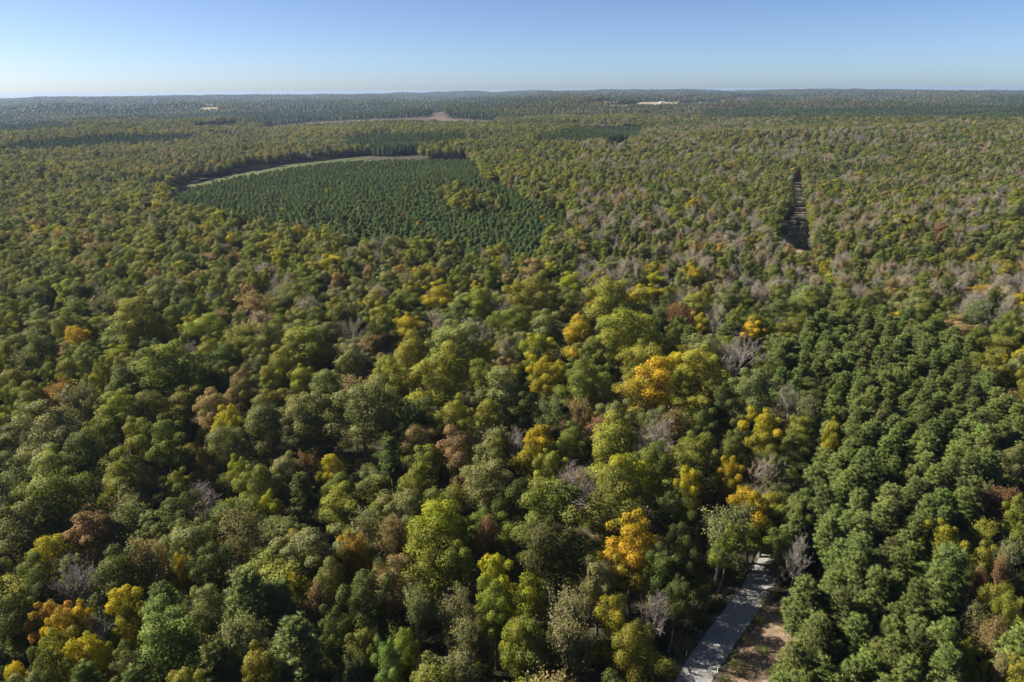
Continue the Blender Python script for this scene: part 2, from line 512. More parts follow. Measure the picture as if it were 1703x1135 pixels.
SRC = {}    # class > list of (trunk mesh, crown mesh)
def mk_broad(i, **kw):
    v, f, va, hg, c, lr, cn = broadleaf_crown(100 + i, **kw)
    cm = mesh_from('crown', v, f, M_leaf, var=va, hgt=hg, cn=cn)
    order = np.argsort(-c[:, 2])[::2][:9]
    tm = trunk_mesh('trunk', i, c[order], M_bark)
    return tm, cm
SRC['broad'] = [mk_broad(i) for i in range(4)] + \
               [mk_broad(4 + i, n_lobe=44, lobe=(.8, 1.7), spread=.85, leaf=.145) for i in range(3)] + \
               [mk_broad(7 + i, n_lobe=30, lobe=(.9, 1.9), rad=(3.7, 3.7, 8.0), spread=.8, cz=12.2) for i in range(3)]
SRC['sparse'] = [bare_parts('sparse', 40 + i, leaves=4200) for i in range(4)]
SRC['bare'] = [bare_parts('bare', 60 + i, wide=1.15) for i in range(4)]
SRC['pine'] = [pine_parts('pine', 20 + i) for i in range(5)]
SRC['young'] = [pine_parts('young', 30 + i, rad=2.7, base=3.5, tall=20, cone=1, needle=12, nl=.75, wid=.2) for i in range(3)]
def mk_shrub(i):
    v, f, va, hg, c, lr, cn = broadleaf_crown(300 + i, n_leaf=1500, leaf=.16, n_lobe=12, cz=1.3, rad=(1.9, 1.9, 1.4), spread=.7, lobe=(.5, 1.0))
    v[:, 2] = np.maximum(v[:, 2], .02)
    cm = mesh_from('foliage', v, f, M_leaf, var=va, hgt=hg, cn=cn)
    r = np.random.default_rng(i)
    e = np.array([[r.normal() * .8, r.normal() * .8, 1.5] for _ in range(6)])
    s = r.normal(size=(6, 3)) * .08; s[:, 2] = 0
    vv, ff = tube_arrays(s, e, np.full(6, .04), np.full(6, .012), 4)
    return mesh_from('stems', vv, ff, M_bark), cm
SRC['shrub'] = [mk_shrub(i) for i in range(3)]

# ------------------------------------------------------------------ palette (real base colours)
PAL = {
 'G': (0.125, 0.138, 0.024), 'D': (0.076, 0.092, 0.022), 'S': (0.140, 0.152, 0.050), 'L': (0.180, 0.184, 0.026),
 'M': (0.210, 0.215, 0.016), 'K': (0.158, 0.160, 0.062), 'T': (0.215, 0.165, 0.066), 'Y': (0.275, 0.235, 0.012),
 'A': (0.330, 0.245, 0.014), 'O': (0.280, 0.180, 0.030), 'R': (0.180, 0.100, 0.048), 'P': (0.235, 0.200, 0.140),
 'B': (0.215, 0.190, 0.155), 'V': (0.200, 0.150, 0.135), 'N': (0.120, 0.152, 0.034), 'F': (0.112, 0.165, 0.052), 'Q': (0.128, 0.165, 0.038),
}
CNAME = {'G': 'olive green', 'D': 'dark green', 'S': 'grey green', 'L': 'yellow green', 'M': 'bright lime green', 'K': 'dull grey olive',
 'T': 'tan', 'Y': 'greenish yellow', 'A': 'golden yellow', 'O': 'orange', 'R': 'russet red', 'P': 'pinkish grey', 'B': 'pale grey',
 'V': 'purplish grey', 'N': 'deep green', 'F': 'dark bluish green', 'Q': 'light green'}

# crowns read off the photograph: x, y of the crown centre, crown width (pixels), colour, shape (b broad, s thin, x bare, p pine)
HAND = """54,503,50,K,s 110,497,45,L,b 141,500,45,D,b 177,517,48,K,s 228,527,46,L,b 288,503,58,S,b 321,523,46,D,b 318,553,42,M,b 238,560,80,G,b
134,573,40,A,b 137,543,36,G,b 43,614,60,K,s 87,627,42,G,b 110,630,46,G,b 141,614,50,S,b 261,587,44,D,b 315,594,42,P,x 355,594,50,L,b 408,577,62,L,s
459,574,56,S,b 512,590,76,G,b 429,517,58,T,s 435,543,44,P,s 522,507,56,G,b 499,634,42,L,b 542,647,62,S,b 214,651,66,D,b 288,637,90,G,b 362,637,52,D,b
405,654,56,T,b 43,681,60,G,b 20,640,50,G,b 100,667,60,O,s 127,654,46,L,b 147,684,76,K,s 208,694,70,L,b 255,694,62,G,b 352,688,62,T,b 370,716,46,Y,b 395,722,40,M,b
341,765,36,O,s 442,714,70,S,b 519,708,76,S,b 97,734,90,S,b 167,721,60,G,b 33,744,52,K,x 234,724,52,L,b 278,744,70,G,b 87,791,62,S,b 140,765,70,D,b
207,801,76,L,b 408,788,46,L,b 435,815,60,G,b 482,791,56,K,b 516,785,40,R,s 552,791,42,Y,b 27,818,80,S,s 94,848,95,G,b 218,845,56,K,s 328,831,62,V,x
395,852,36,T,s 452,852,42,M,b 54,894,80,S,b 221,874,72,S,s 151,890,76,T,b 94,927,60,Y,b 301,880,84,D,b 258,890,50,N,p 248,937,66,T,s 305,944,32,A,b
348,947,62,D,b 408,904,92,K,s 495,907,40,Y,b 134,971,66,B,x 194,957,80,D,b 67,981,60,D,b 92,1024,52,O,b 112,1042,40,O,b 134,1036,34,A,b 92,1062,34,A,b 221,1014,50,A,b
268,1008,50,N,p 348,1021,56,S,b 412,1011,66,Q,p 465,1014,60,Q,p 499,994,36,Y,s 522,1018,42,T,s 33,1034,60,D,b 161,1048,46,B,x 288,1074,100,Q,b 402,1074,70,K,s
485,1081,76,Q,p 549,1054,52,D,b 107,1098,60,L,b 154,1101,60,Y,b 27,1131,46,A,b 217,1115,60,S,b 355,1111,60,Q,p 432,1118,60,L,b 549,981,50,S,b
572,915,38,O,b 600,926,46,A,b 590,944,50,O,b 620,823,50,S,b 687,823,50,G,b 737,860,50,G,b 731,900,98,M,b 610,884,70,K,s 654,907,56,T,s 808,897,36,R,s 804,823,84,S,b 858,837,62,D,b
915,870,92,G,b 925,930,92,D,b 952,813,76,B,x 1022,867,90,G,b 1052,924,84,A,b 1052,854,30,T,s 1119,864,60,D,b 714,937,90,L,b 637,967,78,T,b 754,957,56,G,b
821,974,68,Y,b 824,1021,60,L,b 764,1028,70,K,s 694,1021,70,K,s 610,1011,80,D,b 885,1014,62,M,b 955,1028,84,K,s 854,1074,60,L,b 895,1074,70,G,b
1022,1044,56,M,b 998,981,62,S,b 1088,1012,50,B,x 674,1074,52,L,b 610,1081,56,G,b 647,1125,56,Q,b 590,1118,56,K,s 777,1071,60,K,s 955,1081,70,K,s 1069,1074,60,D,b
630,500,42,P,s 680,493,42,L,b 731,507,56,Y,b 637,530,46,L,b 674,550,50,Y,b 637,570,52,D,b 721,540,42,P,x 801,520,52,L,b 771,547,52,D,b 831,513,46,P,x
888,520,76,L,b 955,527,46,G,b 1015,527,88,L,b 1086,493,36,Y,b 1122,537,46,R,s 1092,540,52,K,s 590,557,44,P,x 610,577,42,T,s 848,554,60,G,b 868,580,46,S,b
908,560,58,S,b 965,570,60,A,b 697,574,42,D,b 751,590,78,S,b 791,567,50,P,s 804,600,42,M,b 687,614,66,L,b 898,597,56,M,b 901,634,56,Y,b 985,607,62,G,b
1045,590,86,L,b 1065,624,76,L,b 1119,614,50,Y,b 590,614,50,K,b 600,661,52,T,s 654,654,70,L,b 737,657,92,L,b 744,627,38,A,b 801,631,46,G,b 838,661,66,S,b
865,681,50,D,b 915,694,58,S,s 968,694,50,T,s 972,647,80,G,b 1072,668,90,A,b 1126,654,56,L,b 613,714,100,S,b 700,744,50,T,b 757,708,66,L,b 811,694,56,L,b
861,741,46,B,x 888,768,70,Y,b 918,788,50,L,b 948,741,60,G,b 1002,728,50,R,s 1022,758,90,L,b 1092,745,86,B,x 771,768,76,T,b 804,791,70,S,b 623,828,56,L,s
684,808,54,L,b 1039,808,80,M,b 1197,533,46,P,x 1146,540,36,R,s 1163,543,36,A,b 1250,567,50,A,b 1213,564,46,D,p 1227,604,74,B,x 1290,547,36,B,x 1314,530,50,D,b
1341,507,50,S,b 1177,600,62,S,b 1160,641,76,L,b 1153,688,62,L,b 1250,671,76,S,b 1274,627,50,D,b 1270,728,64,Y,b 1314,671,46,P,x 1334,694,50,K,s 1381,728,28,M,b
1166,714,52,D,b 1200,681,60,D,b 1217,788,38,A,b 1275,795,74,B,x 1307,798,46,G,b 1160,761,62,G,b 1203,765,50,G,b 1153,822,46,Y,b 1441,604,26,R,s 1612,524,50,P,x
1662,557,42,S,b 1696,607,42,A,b 1635,711,46,S,b 1629,775,22,O,s 1682,781,52,S,b 1200,880,72,K,s 1273,868,58,A,b 1247,838,32,Y,b 1240,915,46,G,b 1306,912,42,B,x
1571,914,60,M,b 1565,954,64,Q,p 1628,964,30,R,s 1662,957,32,R,s 1628,927,40,L,b 1685,1028,50,L,b 1655,1058,46,T,s 1668,827,40,R,s 1682,1081,50,Q,p 1601,1095,44,L,b 1625,1030,40,K,s 1660,1000,40,L,b 1640,880,44,L,s 1690,930,44,K,s 1655,1110,40,T,s 1695,1130,40,L,b 1690,860,44,L,b 1640,830,36,K,s
1147,1005,46,D,b 1100,960,50,D,b 1135,925,52,D,b 1085,1105,60,L,b"""

PINE_NEAR = [(1365,522),(1480,520),(1600,570),(1655,640),(1703,690),(1703,760),(1585,860),(1530,900),(1570,1000),(1580,1200),(1275,1200),(1262,1110),(1300,1050),(1300,990),(1330,900),(1375,820),(1385,740),(1370,690),(1285,640),(1290,585),(1335,545)]
PINE_MID = [(268,324),(370,300),(470,281),(560,268),(640,258),(700,250),(775,252),(800,282),(885,315),(935,345),(900,385),(905,430),(880,445),(830,430),(760,405),(650,388),(600,388),(500,372),(400,356),(330,342)]
PINE_HOLE = [(722,312),(780,310),(830,328),(840,342),(800,345),(735,334)]
PINE_BANDS = [[(555,234),(640,222),(780,222),(790,236),(650,246),(560,246)], [(900,222),(960,212),(1075,208),(1062,226),(975,236),(905,236)],
 [(0,192),(110,196),(120,214),(0,222)], [(420,182),(560,178),(720,178),(720,192),(560,198),(430,206)], [(1150,182),(1400,180),(1703,176),(1703,200),(1500,196),(1160,198)],
 [(0,238),(190,226),(330,222),(330,232),(150,246),(0,252)]]
GREEN_RIGHT = [(1400,232),(1703,238),(1703,300),(1500,282),(1420,262)]
PINE_SMALL = [(1130,352),(1235,352),(1262,408),(1200,415),(1150,395)]
CLEAR = [(1320,303),(1331,303),(1342,380),(1342,432),(1362,470),(1374,500),(1356,500),(1338,462),(1290,436),(1312,380)]   # strip on the ground
STRIP = [(300,318),(375,300),(470,281),(560,268),(620,262),(620,260),(560,265),(470,276),(370,295),(296,312)]
STRIP_FRONT = [(300,320),(375,303),(470,285),(560,272),(610,266),(610,262),(560,265),(470,274),(370,293),(296,311)]
FIELDS = {'barnyard': [(334,180),(362,179),(362,184),(334,185)], 'yard': [(1222,163.5),(1250,163.5),(1250,168),(1222,168)], 'hedge': [(1158,171),(1186,171),(1186,175),(1158,175)],
          'brown': [(440,212),(520,204),(640,199),(716,196),(716,189),(738,188),(748,198),(800,200),(830,203),(826,206),(640,203),(520,209),(445,215)],
          'red': [(1010,241),(1046,238),(1046,246),(1012,248)],
          'straw': [(985,171),(1032,168.5),(1034,171),(986,173)],
          'straw2': [(1010,177),(1058,174.5),(1062,171),(1126,170),(1130,173.5),(1172,173),(1240,174),(1165,176),(1075,178),(1012,179)],
          'tan': [(320,212),(395,208),(395,214),(325,217)]}
ROADPX = [(1128,1190),(1152,1132),(1192,1072),(1232,1018),(1262,975),(1290,925),(1318,868),(1336,815),(1352,760),(1358,700)]
rx, ry, _t = unproject(np.array([p[0] for p in ROADPX]), np.array([p[1] for p in ROADPX]))
def smooth_line(x, y, n=120):
    x, y = list(x), list(y)
    t = np.arange(len(x)); tt = np.linspace(0, len(x) - 1, n)
    X, Y = np.interp(tt, t, x), np.interp(tt, t, y)
    for _ in range(30):
        X[1:-1] = (X[:-2] + X[2:] + 2 * X[1:-1]) / 4; Y[1:-1] = (Y[:-2] + Y[2:] + 2 * Y[1:-1]) / 4
    return X, Y
# run the road on behind the camera's lower edge
bx, by = rx[0] - (rx[1] - rx[0]) * 4, ry[0] - (ry[1] - ry[0]) * 4
RX, RY = smooth_line([bx] + list(rx), [by] + list(ry), 160)
def road_dist(x, y):
    x = np.asarray(x, float)[..., None]; y = np.asarray(y, float)[..., None]
    return np.hypot(x - RX, y - RY).min(-1)
def road_side(x, y):
    x = np.asarray(x, float)[..., None]; y = np.asarray(y, float)[..., None]
    k = np.clip(np.hypot(x - RX, y - RY).argmin(-1), 0, len(RX) - 2)
    tx, ty = RX[k + 1] - RX[k], RY[k + 1] - RY[k]
    return tx * (y[..., 0] - RY[k]) - ty * (x[..., 0] - RX[k])       # >0 left of the road

GAPS = [(868,960,26),(330,800,22),(620,860,0),(498,862,22),(1190,735,26),(1332,850,2)]

T = []      # every tree: x, y, class, variant, crown diameter, height, colour key, alpha, landmark
def add(x, y, cls, dia, h, key, alpha=1.0, hand=False, px=0, py=0, jit=.12):
    T.append([x, y, cls, dia, h, key, alpha, hand, px, py])

hp = []
for tok in HAND.split():
    px, py, w, k, s = tok.split(',')
    px, py, w = float(px), float(py), float(w)
    cls = {'b': 'broad', 's': 'sparse', 'x': 'bare', 'p': 'pine'}[s]
    h0 = {'broad': 19.5, 'sparse': 19, 'bare': 18.5, 'pine': 20}[cls] * (1.12 if w > 62 else 1.0)
    x, y, t = unproject(px, py, h0 * .66)
    dia = w / F * t * (1.16 if cls != 'pine' else 1.1)
    h = h0 * random.uniform(.94, 1.06)
    if dia < 6.5: h *= .92
    if dia > 11 and cls != 'pine': h *= (dia / 11) ** .5
    for _ in range(30):
        d_ = float(road_dist(x, y))
        if d_ > (6.0 if y < 128 else 4.0): break
        sgn = 1 if float(road_side(x, y)) > 0 else -1
        k_ = int(np.hypot(x - RX, y - RY).argmin()); k_ = min(k_, len(RX) - 2)
        tx_, ty_ = RX[k_ + 1] - RX[k_], RY[k_ + 1] - RY[k_]; q_ = math.hypot(tx_, ty_)
        x = x - ty_ / q_ * sgn * .5; y = y + tx_ / q_ * sgn * .5
    alpha = {'A': .3, 'Y': .35, 'O': .4, 'M': .5, 'T': .6, 'R': .5}.get(k, 1.0)
    if cls == 'bare' and k == 'B' and py > 900: h *= 1.0
    add(float(x), float(y), cls, float(dia), h, k, alpha, True, px, py)
    hp.append((float(x), float(y), float(dia)))
for q in range(len(RX)):
    if RY[q] > 121:
        for sd in (-1, 1):
            if random.random() < .2: continue
            k_ = min(q, len(RX) - 2); tx_, ty_ = RX[k_ + 1] - RX[k_], RY[k_ + 1] - RY[k_]; q_ = math.hypot(tx_, ty_)
            o_ = random.uniform(2.9, 3.8) * sd
            x_, y_ = RX[k_] - ty_ / q_ * o_, RY[k_] + tx_ / q_ * o_
            if min(math.hypot(x_ - a, y_ - b) for a, b, c in hp) < 2.6: continue
            add(x_, y_, 'broad' if sd > 0 or random.random() < .5 else 'pine', random.uniform(8.5, 11) if sd > 0 else 6.5, random.uniform(12, 17), random.choice('GDLDG') if sd > 0 else 'N')
            hp.append((x_, y_, 6.0))
hp = np.array(hp)

# ---- fill: jittered grid out to 1.5 km
def jgrid(sp, y0, y1, half=0.95, extra=40, seed=0):
    r = np.random.default_rng(seed)
    ys = np.arange(y0, y1, sp * .87)
    X, Y = [], []
    for i, y in enumerate(ys):
        xm = y * half + extra
        xs = np.arange(-xm, xm, sp) + (i % 2) * sp / 2
        X.append(xs); Y.append(np.full(len(xs), y))
    X = np.concatenate(X); Y = np.concatenate(Y)
    return X + r.uniform(-.34, .34, len(X)) * sp, Y + r.uniform(-.34, .34, len(X)) * sp

def masks(x, y, h=14):
    g = ground(x, y)
    cx, cy, f = project(x, y, g + h)
    gx, gy, _ = project(x, y, g)
    return g, cx, cy, gx, gy, f
def in_open(x, y, poly, hs=(0, 8, 16)):
    g = ground(x, y); b = np.zeros(np.shape(x), bool)
    for h in hs:
        a, c, _ = project(x, y, g + h)
        b |= inside(a, c, poly)
    return b
def no_tree(gx, gy, x, y):
    b = inside(gx, gy, CLEAR) | inside(gx - 6, gy, CLEAR) | inside(gx + 5, gy, CLEAR) | in_open(x, y, STRIP, (0, 3, 6)) | in_open(x, y, STRIP_FRONT, (0, 4))
    for p in FIELDS.values(): b |= in_open(x, y, p, (0, 6, 12) if p is FIELDS['brown'] else (0, 4, 8))
    return b
def in_pines(cx, cy):
    b = inside(cx, cy, PINE_NEAR)
    cx = cx + (vnoise(cx, cy, 22, 41) - .5) * 50; cy = cy + (vnoise(cx, cy, 20, 42) - .5) * np.clip((cy - 200) / 8, 1, 18)
    b |= inside(cx, cy + 0, PINE_MID) & (cy > 395) & False
    b |= (inside(cx, cy, PINE_MID) & ~inside(cx, cy, PINE_HOLE))
    for p in PINE_BANDS: b |= inside(cx, cy, p)
    return b

KEYS = list('GDSLMKTYAORPBQ')
def weights(cx, cy, x, y):
    base = np.array([24, 11, 15, 21, 4, 10, 5, 3, 1.4, 1.0, .8, 4, 3, 0], float)
    w = np.tile(base, (len(cx), 1))
    def k(s): return KEYS.index(s)
    right = (cx > 960) & (cy < 500)
    for s, m in (('P', 4.4), ('B', 2.8), ('T', 1.7), ('K', 2.0), ('L', .8), ('O', 1.3), ('D', .9)): w[right, k(s)] *= m
    far = cy < 400
    for s, m in (('O', .35), ('R', .4), ('T', .85), ('K', 1.0), ('D', 1.5), ('G', 1.5), ('L', 1.1)): w[far, k(s)] *= m
    w[far, k('A')] *= .5; w[far, k('M')] *= .5; w[far, k('Y')] *= .6; w[far, k('B')] *= .6
    lf = cx < 520
    for s, m in (('S', 1.5), ('K', 1.7), ('L', .75), ('D', 1.3)): w[lf, k(s)] *= m
    vf = cy < 212
    for s, m in (('D', 2.2), ('G', 1.4), ('S', 1.3), ('T', .6), ('Y', .5)): w[vf, k(s)] *= m
    warm = (cx < 380) & (cy > 280) & (cy < 470)
    for s, m in (('O', 4), ('T', 2), ('R', 2), ('L', 1.2)): w[warm, k(s)] *= m
    tan = (cx > 90) & (cx < 560) & (cy > 215) & (cy < 292)
    for s, m in (('T', 5), ('O', 4), ('R', 2), ('Y', 2)): w[tan, k(s)] *= m
    gold = (cx > 560) & (cx < 1320) & (cy > 470) & (cy < 800)
    for s, m in (('Y', 2.5), ('L', 1.6), ('G', 1.2)): w[gold, k(s)] *= m
    rscrub = (cx > 1560) & (cy > 600)
    for s, m in (('R', 5), ('T', 2), ('K', 2), ('L', 1.5)): w[rscrub, k(s)] *= m
    for s, m in (('O', .35), ('A', .4), ('R', .6), ('Y', .7), ('T', 1.15)): w[:, k(s)] *= m
    # patches of like colour
    n1 = vnoise(x, y, 70, 5); n2 = vnoise(x, y, 110, 6); n3 = vnoise(x, y, 60, 7)
    for s in 'PB': w[:, k(s)] *= np.where(right, np.interp(n1, [.35, .65], [.2, 5]), np.interp(n1, [.3, .75], [.15, 4]))
    n4 = vnoise(x, y, 150, 61)
    for s in 'LMY': w[:, k(s)] *= np.interp(n4, [.25, .75], [.45, 2.1])
    for s in 'GDT': w[:, k(s)] *= np.interp(n4, [.25, .75], [1.6, .7])
    for s in 'YAO': w[:, k(s)] *= np.interp(n2, [.3, .85], [.15, 3.4])
    for s in 'SD': w[:, k(s)] *= np.interp(n3, [.25, .75], [.4, 2])
    return w / w.sum(1, keepdims=True)
def draw(w, r):
    return (w.cumsum(1) > r.random(len(w))[:, None]).argmax(1)

r = np.random.default_rng(5)
x, y = jgrid(8.3, 55, 1500, seed=1)
x_, y_ = jgrid(9.6, 1500, 2350, half=.86, seed=13)
n_near = len(x); x = np.concatenate([x, x_]); y = np.concatenate([y, y_])
rad = np.hypot(x, y)
g, cx, cy, gx, gy, f = masks(x, y)
_, cx2, cy2, _, _, _ = masks(x, y, 19)
jx = cx2 + (vnoise(cx2, cy2, 22, 41) - .5) * 40
keep = ~no_tree(gx, gy, x, y) & ~in_pines(cx, cy) & ~((inside(jx, cy2, PINE_MID) | (in_open(x, y, PINE_MID, (0, 7, 14)) & (cx < 700))) & ~inside(cx, cy, PINE_HOLE) & (cy < 400))
rd = road_dist(x, y); rs_ = road_side(x, y)
keep &= ~((rd < np.where(y > 124, 1.5, np.where(rs_ > 0, 5.6, 8.0))) & (y < 400)) & ~((rd < 13) & (rs_ < 0) & (y < 122))
for a, b, w in GAPS:
    keep &= np.hypot(cx - a, cy - b) > w + 8
# keep clear of the crowns already placed
near = y < 420
idx = np.where(near & keep)[0]
dd = np.hypot(x[idx, None] - hp[:, 0], y[idx, None] - hp[:, 1])
ok = (dd > np.maximum(hp[:, 2] * .5 + 2.3, 4.2)).all(1)
keep[idx[~ok]] = False
# the band covered by hand takes fewer fillers
x, y, cx, cy, rad = [a[keep] for a in (x, y, cx, cy, rad)]
kk = draw(weights(cx, cy, x, y), r)
inframe_left = (cx < 700) & (cy > 930)
for i in range(len(x)):
    s = KEYS[kk[i]]
    u = r.random()
    if inframe_left[i] and u < .45: cls, s = 'pine', 'Q' if r.random() < .5 else 'N'
    elif s in 'PB': cls = 'bare' if u < .55 else 'sparse'
    elif s == 'K': cls = 'sparse' if u < .55 else 'broad'
    elif s in 'TR': cls = 'sparse' if u < .45 else 'broad'
    else: cls = 'broad'
    if cls == 'broad' and s in 'D' and u < .25: cls, s = 'pine', 'N'
    dia = 7.0 + 8.0 * r.random() ** 1.4 if cls != 'pine' else r.uniform(5.2, 7)
    h = r.uniform(13.5, 22.5)
    if y[i] > 1500: dia *= 1.25
    if cx[i] > 1560 and cy[i] > 760: dia *= .72; h = r.uniform(8, 14)
    if cx[i] > 1000 and 280 < cy[i] < 480: dia *= .84; h *= .9
    add(x[i], y[i], cls, dia, h, s, {'A': .3, 'Y': .3, 'O': .3, 'M': .4, 'T': .6, 'R': .4}.get(s, 1.0))

# pines: closer together
x, y = jgrid(4.25, 60, 1000, seed=2)
g, cx, cy, gx, gy, f = masks(x, y, 15)
keep = inside(cx, cy, PINE_NEAR) & (y < 330) & ~no_tree(gx, gy, x, y)
rd = road_dist(x, y); rs_ = road_side(x, y)
keep &= ~(rd < np.where(y > 126, 2.2, 6.5)) & ~((rd < 13.0) & (y < 118))
dd = np.hypot(x[:, None] - hp[:, 0], y[:, None] - hp[:, 1])
keep &= (dd > hp[:, 2] * .35 + 1.5).all(1)
for i in np.where(keep)[0]:
    u = r.random()
    add(x[i], y[i], 'pine', r.uniform(4.5, 6.4), r.uniform(14.5, 21.5), 'N' if u < .5 else ('Q' if u < .85 else 'D'))
x, y = jgrid(4.4, 220, 1000, seed=3)
g, cx, cy, gx, gy, f = masks(x, y, 9)
jx = cx + (vnoise(cx, cy, 22, 41) - .5) * 50; jy = cy + (vnoise(jx, cy, 20, 42) - .5) * np.clip((cy - 200) / 8, 1, 18)
_, cx2, cy2, _, _, _ = masks(x, y, 19)
keep = (((inside(jx, jy, PINE_MID) | (inside(cx2, cy2, PINE_MID) & (cy < 400)) | (inside(gx, gy - 3, PINE_MID) & (cy < 310) & (cx < 700))) & ~inside(jx, jy, PINE_HOLE)) | (inside(jx, jy, PINE_SMALL) & (r.random(len(x)) < .45))) & ~no_tree(gx, gy, x, y) & (r.random(len(x)) > .06)
keep &= ~((np.hypot(x[:, None] - hp[:, 0], y[:, None] - hp[:, 1]) < 4).any(1))
for i in np.where(keep)[0]:
    if r.random() < .018:
        add(x[i], y[i], 'broad', r.uniform(4, 6), r.uniform(9, 12), r.choice(list('YLTK')))
    else:
        top = np.interp(cx[i], [300, 370, 470, 560, 700], [316, 296, 278, 264, 254])
        hh = r.uniform(9.5, 13.5) * np.interp(cy[i] - top, [2, 16], [.75, 1])
        add(x[i], y[i], 'young' if r.random() < .35 else 'pine', r.uniform(3.9, 5.2), hh * .9, 'F' if r.random() < .8 else 'N')
x, y = jgrid(6.2, 800, 2350, half=.86, seed=4)
g, cx, cy, gx, gy, f = masks(x, y, 14)
b = np.zeros(len(x), bool)
for p in PINE_BANDS: b |= inside(cx, cy, p)
for i in np.where(b & ~no_tree(gx, gy, x, y))[0]:
    add(x[i], y[i], 'young', r.uniform(5, 6.5), r.uniform(14, 17), 'F' if r.random() < .5 else 'D')
x, y = jgrid(5.5, 300, 1500, seed=6)
g, cx, cy, gx, gy, f = masks(x, y, 10)
for i in np.where(inside(cx, cy, GREEN_RIGHT) & (r.random(len(x)) < .55))[0]:
    add(x[i], y[i], 'young', r.uniform(4, 6), r.uniform(9, 15), 'Q' if r.random() < .6 else 'N')
# tall trees shading the middle of the clearing from its left side
for t in np.linspace(0, 1, 24):
    x0, y0, _ = unproject(1310 - 16 * t + r.uniform(-6, 2), 364 + 48 * t, 0)
    add(float(x0) - 2.0, float(y0), 'broad', r.uniform(7, 10), r.uniform(16, 22), r.choice(list('GDSKD')))
for t in r.random(14):
    x0, y0, _ = unproject(1322 + 16 * r.random(), 312 + 180 * t, 0)
    add(float(x0), float(y0), 'broad', r.uniform(2.5, 4.5), r.uniform(3, 6), r.choice(list('KLTG')))
# low growth lining the lit side of the clearing
for t in np.linspace(0, 1, 60):
    a, b = (1336 + 14 * min(t * 2, 1) + 28 * max(t - .5, 0) * 2, 305 + 190 * t)
    x0, y0, _ = unproject(a + r.uniform(0, 8), b, 3)
    add(float(x0), float(y0), 'broad', r.uniform(4, 6), r.uniform(8, 13), r.choice(list('LLSMY')))

# ------------------------------------------------------------------ things
def tag(o, label=None, cat=None, group=None, kind=None):
    if label: o['label'] = label
    if cat: o['category'] = cat
    if group: o['group'] = group
    if kind: o['kind'] = kind
    return o
NATIVE = {'broad': (9.6, 19.6), 'sparse': (10.5, 19.5), 'bare': (10.5, 19.5), 'pine': (6.2, 20.3), 'young': (5.6, 20.3), 'shrub': (4.0, 2.6)}
NAT = {}
for cls, lst in SRC.items():
    NAT[cls] = []
    for tm, cm in lst:
        co = np.empty(len(cm.vertices) * 3, np.float32); cm.vertices.foreach_get('co', co); co = co.reshape(-1, 3)
        d = 2 * np.percentile(np.hypot(co[:, 0], co[:, 1]), 95)
        NAT[cls].append((float(d), float(co[:, 2].max())))
CLS_NAME = {'broad': ('broadleaf_tree', 'broadleaf tree', 'broadleaf trees of the foreground woods'),
            'sparse': ('broadleaf_tree', 'broadleaf tree', 'broadleaf trees of the foreground woods'),
            'bare': ('bare_tree', 'bare tree', 'leafless trees standing in the woods'),
            'pine': ('pine_tree', 'pine tree', 'pine trees of the foreground woods'),
            'young': ('pine_tree', 'pine tree', 'pine trees of the foreground woods'),
            'shrub': ('shrub', 'shrub', 'shrubs along the road')}
PART = {'shrub': ('stems', 'foliage')}

def vary(key, r, amt=.10):
    c = np.array(PAL[key]) * 1.16 * (1 + r.normal() * amt) * (1 + r.normal(size=3) * amt * .45)
    return tuple(np.clip(c, .005, .9))

for t in T:                       # projected size and position of each tree
    gz = float(ground(t[0], t[1]))
    a, b, f_ = project(t[0], t[1], gz + t[4] * .68)
    t.append(gz); t.append(float(a)); t.append(float(b)); t.append(t[3] / float(f_) * F)
# t: 10 gz, 11 px, 12 py, 13 width px
def kindname(t): return CLS_NAME[t[2]][0]
groups = {}
for i, t in enumerate(T):
    if -30 < t[11] < W + 30 and t[12] < H + 45:
        groups.setdefault(kindname(t), []).append(i)
indiv = set()
LIMIT = {'broadleaf_tree': 298, 'bare_tree': 120, 'pine_tree': 298}
for k, ids in groups.items():
    ids.sort(key=lambda i: -T[i][13] * (1.25 if T[i][7] else 1.0))
    indiv.update(ids[:LIMIT[k]])

# ---- labels: by look, then by a landmark in the photograph
LAND = [('the big orange tree at lower left', 105, 1040), ('the orange topped tree at lower centre left', 590, 925), ('the bright lime tree at lower centre', 731, 900),
 ('the gold topped tree left of the road', 1052, 924), ('the large golden tree', 1072, 668), ('the purplish bare tree at lower left', 328, 831),
 ('the tall yellow tree on the left', 382, 718), ('the far end of the grey road', 1268, 968), ('the small golden tree at left', 134, 573), ('the bare grey tree right of centre', 1092, 745),
 ('the yellow tree above the road', 1273, 868), ('the big grey green crown left of centre', 613, 714), ('the wide pale bare tree on the right', 1612, 524),
 ('the lone lime tree at right', 1571, 910), ('the reddish tree among the right pines', 1441, 604), ('the lower end of the cleared strip', 1365, 490),
 ('the near edge of the plantation', 700, 420), ('the lower right corner', 1703, 1135), ('the pines at lower left', 485, 1081), ('the small red trees at the right edge', 1645, 960),
 ('the bare trunk beside the road', 1306, 912), ('the dark gap at lower centre', 868, 960), ('the golden tree left of the pines', 1250, 567), ('the yellow green crown at upper left', 730, 507), ('the grey crowns at the left edge', 30, 818)]
DIRS = ['right of', 'below right of', 'below', 'below left of', 'left of', 'above left of', 'above', 'above right of']
NUM = ['just', 'one crown', 'two crowns', 'three crowns', 'four crowns', 'five crowns', 'six crowns', 'seven crowns', 'eight crowns', 'nine crowns', 'ten crowns', 'eleven crowns', 'twelve crowns', 'far']
used = {}
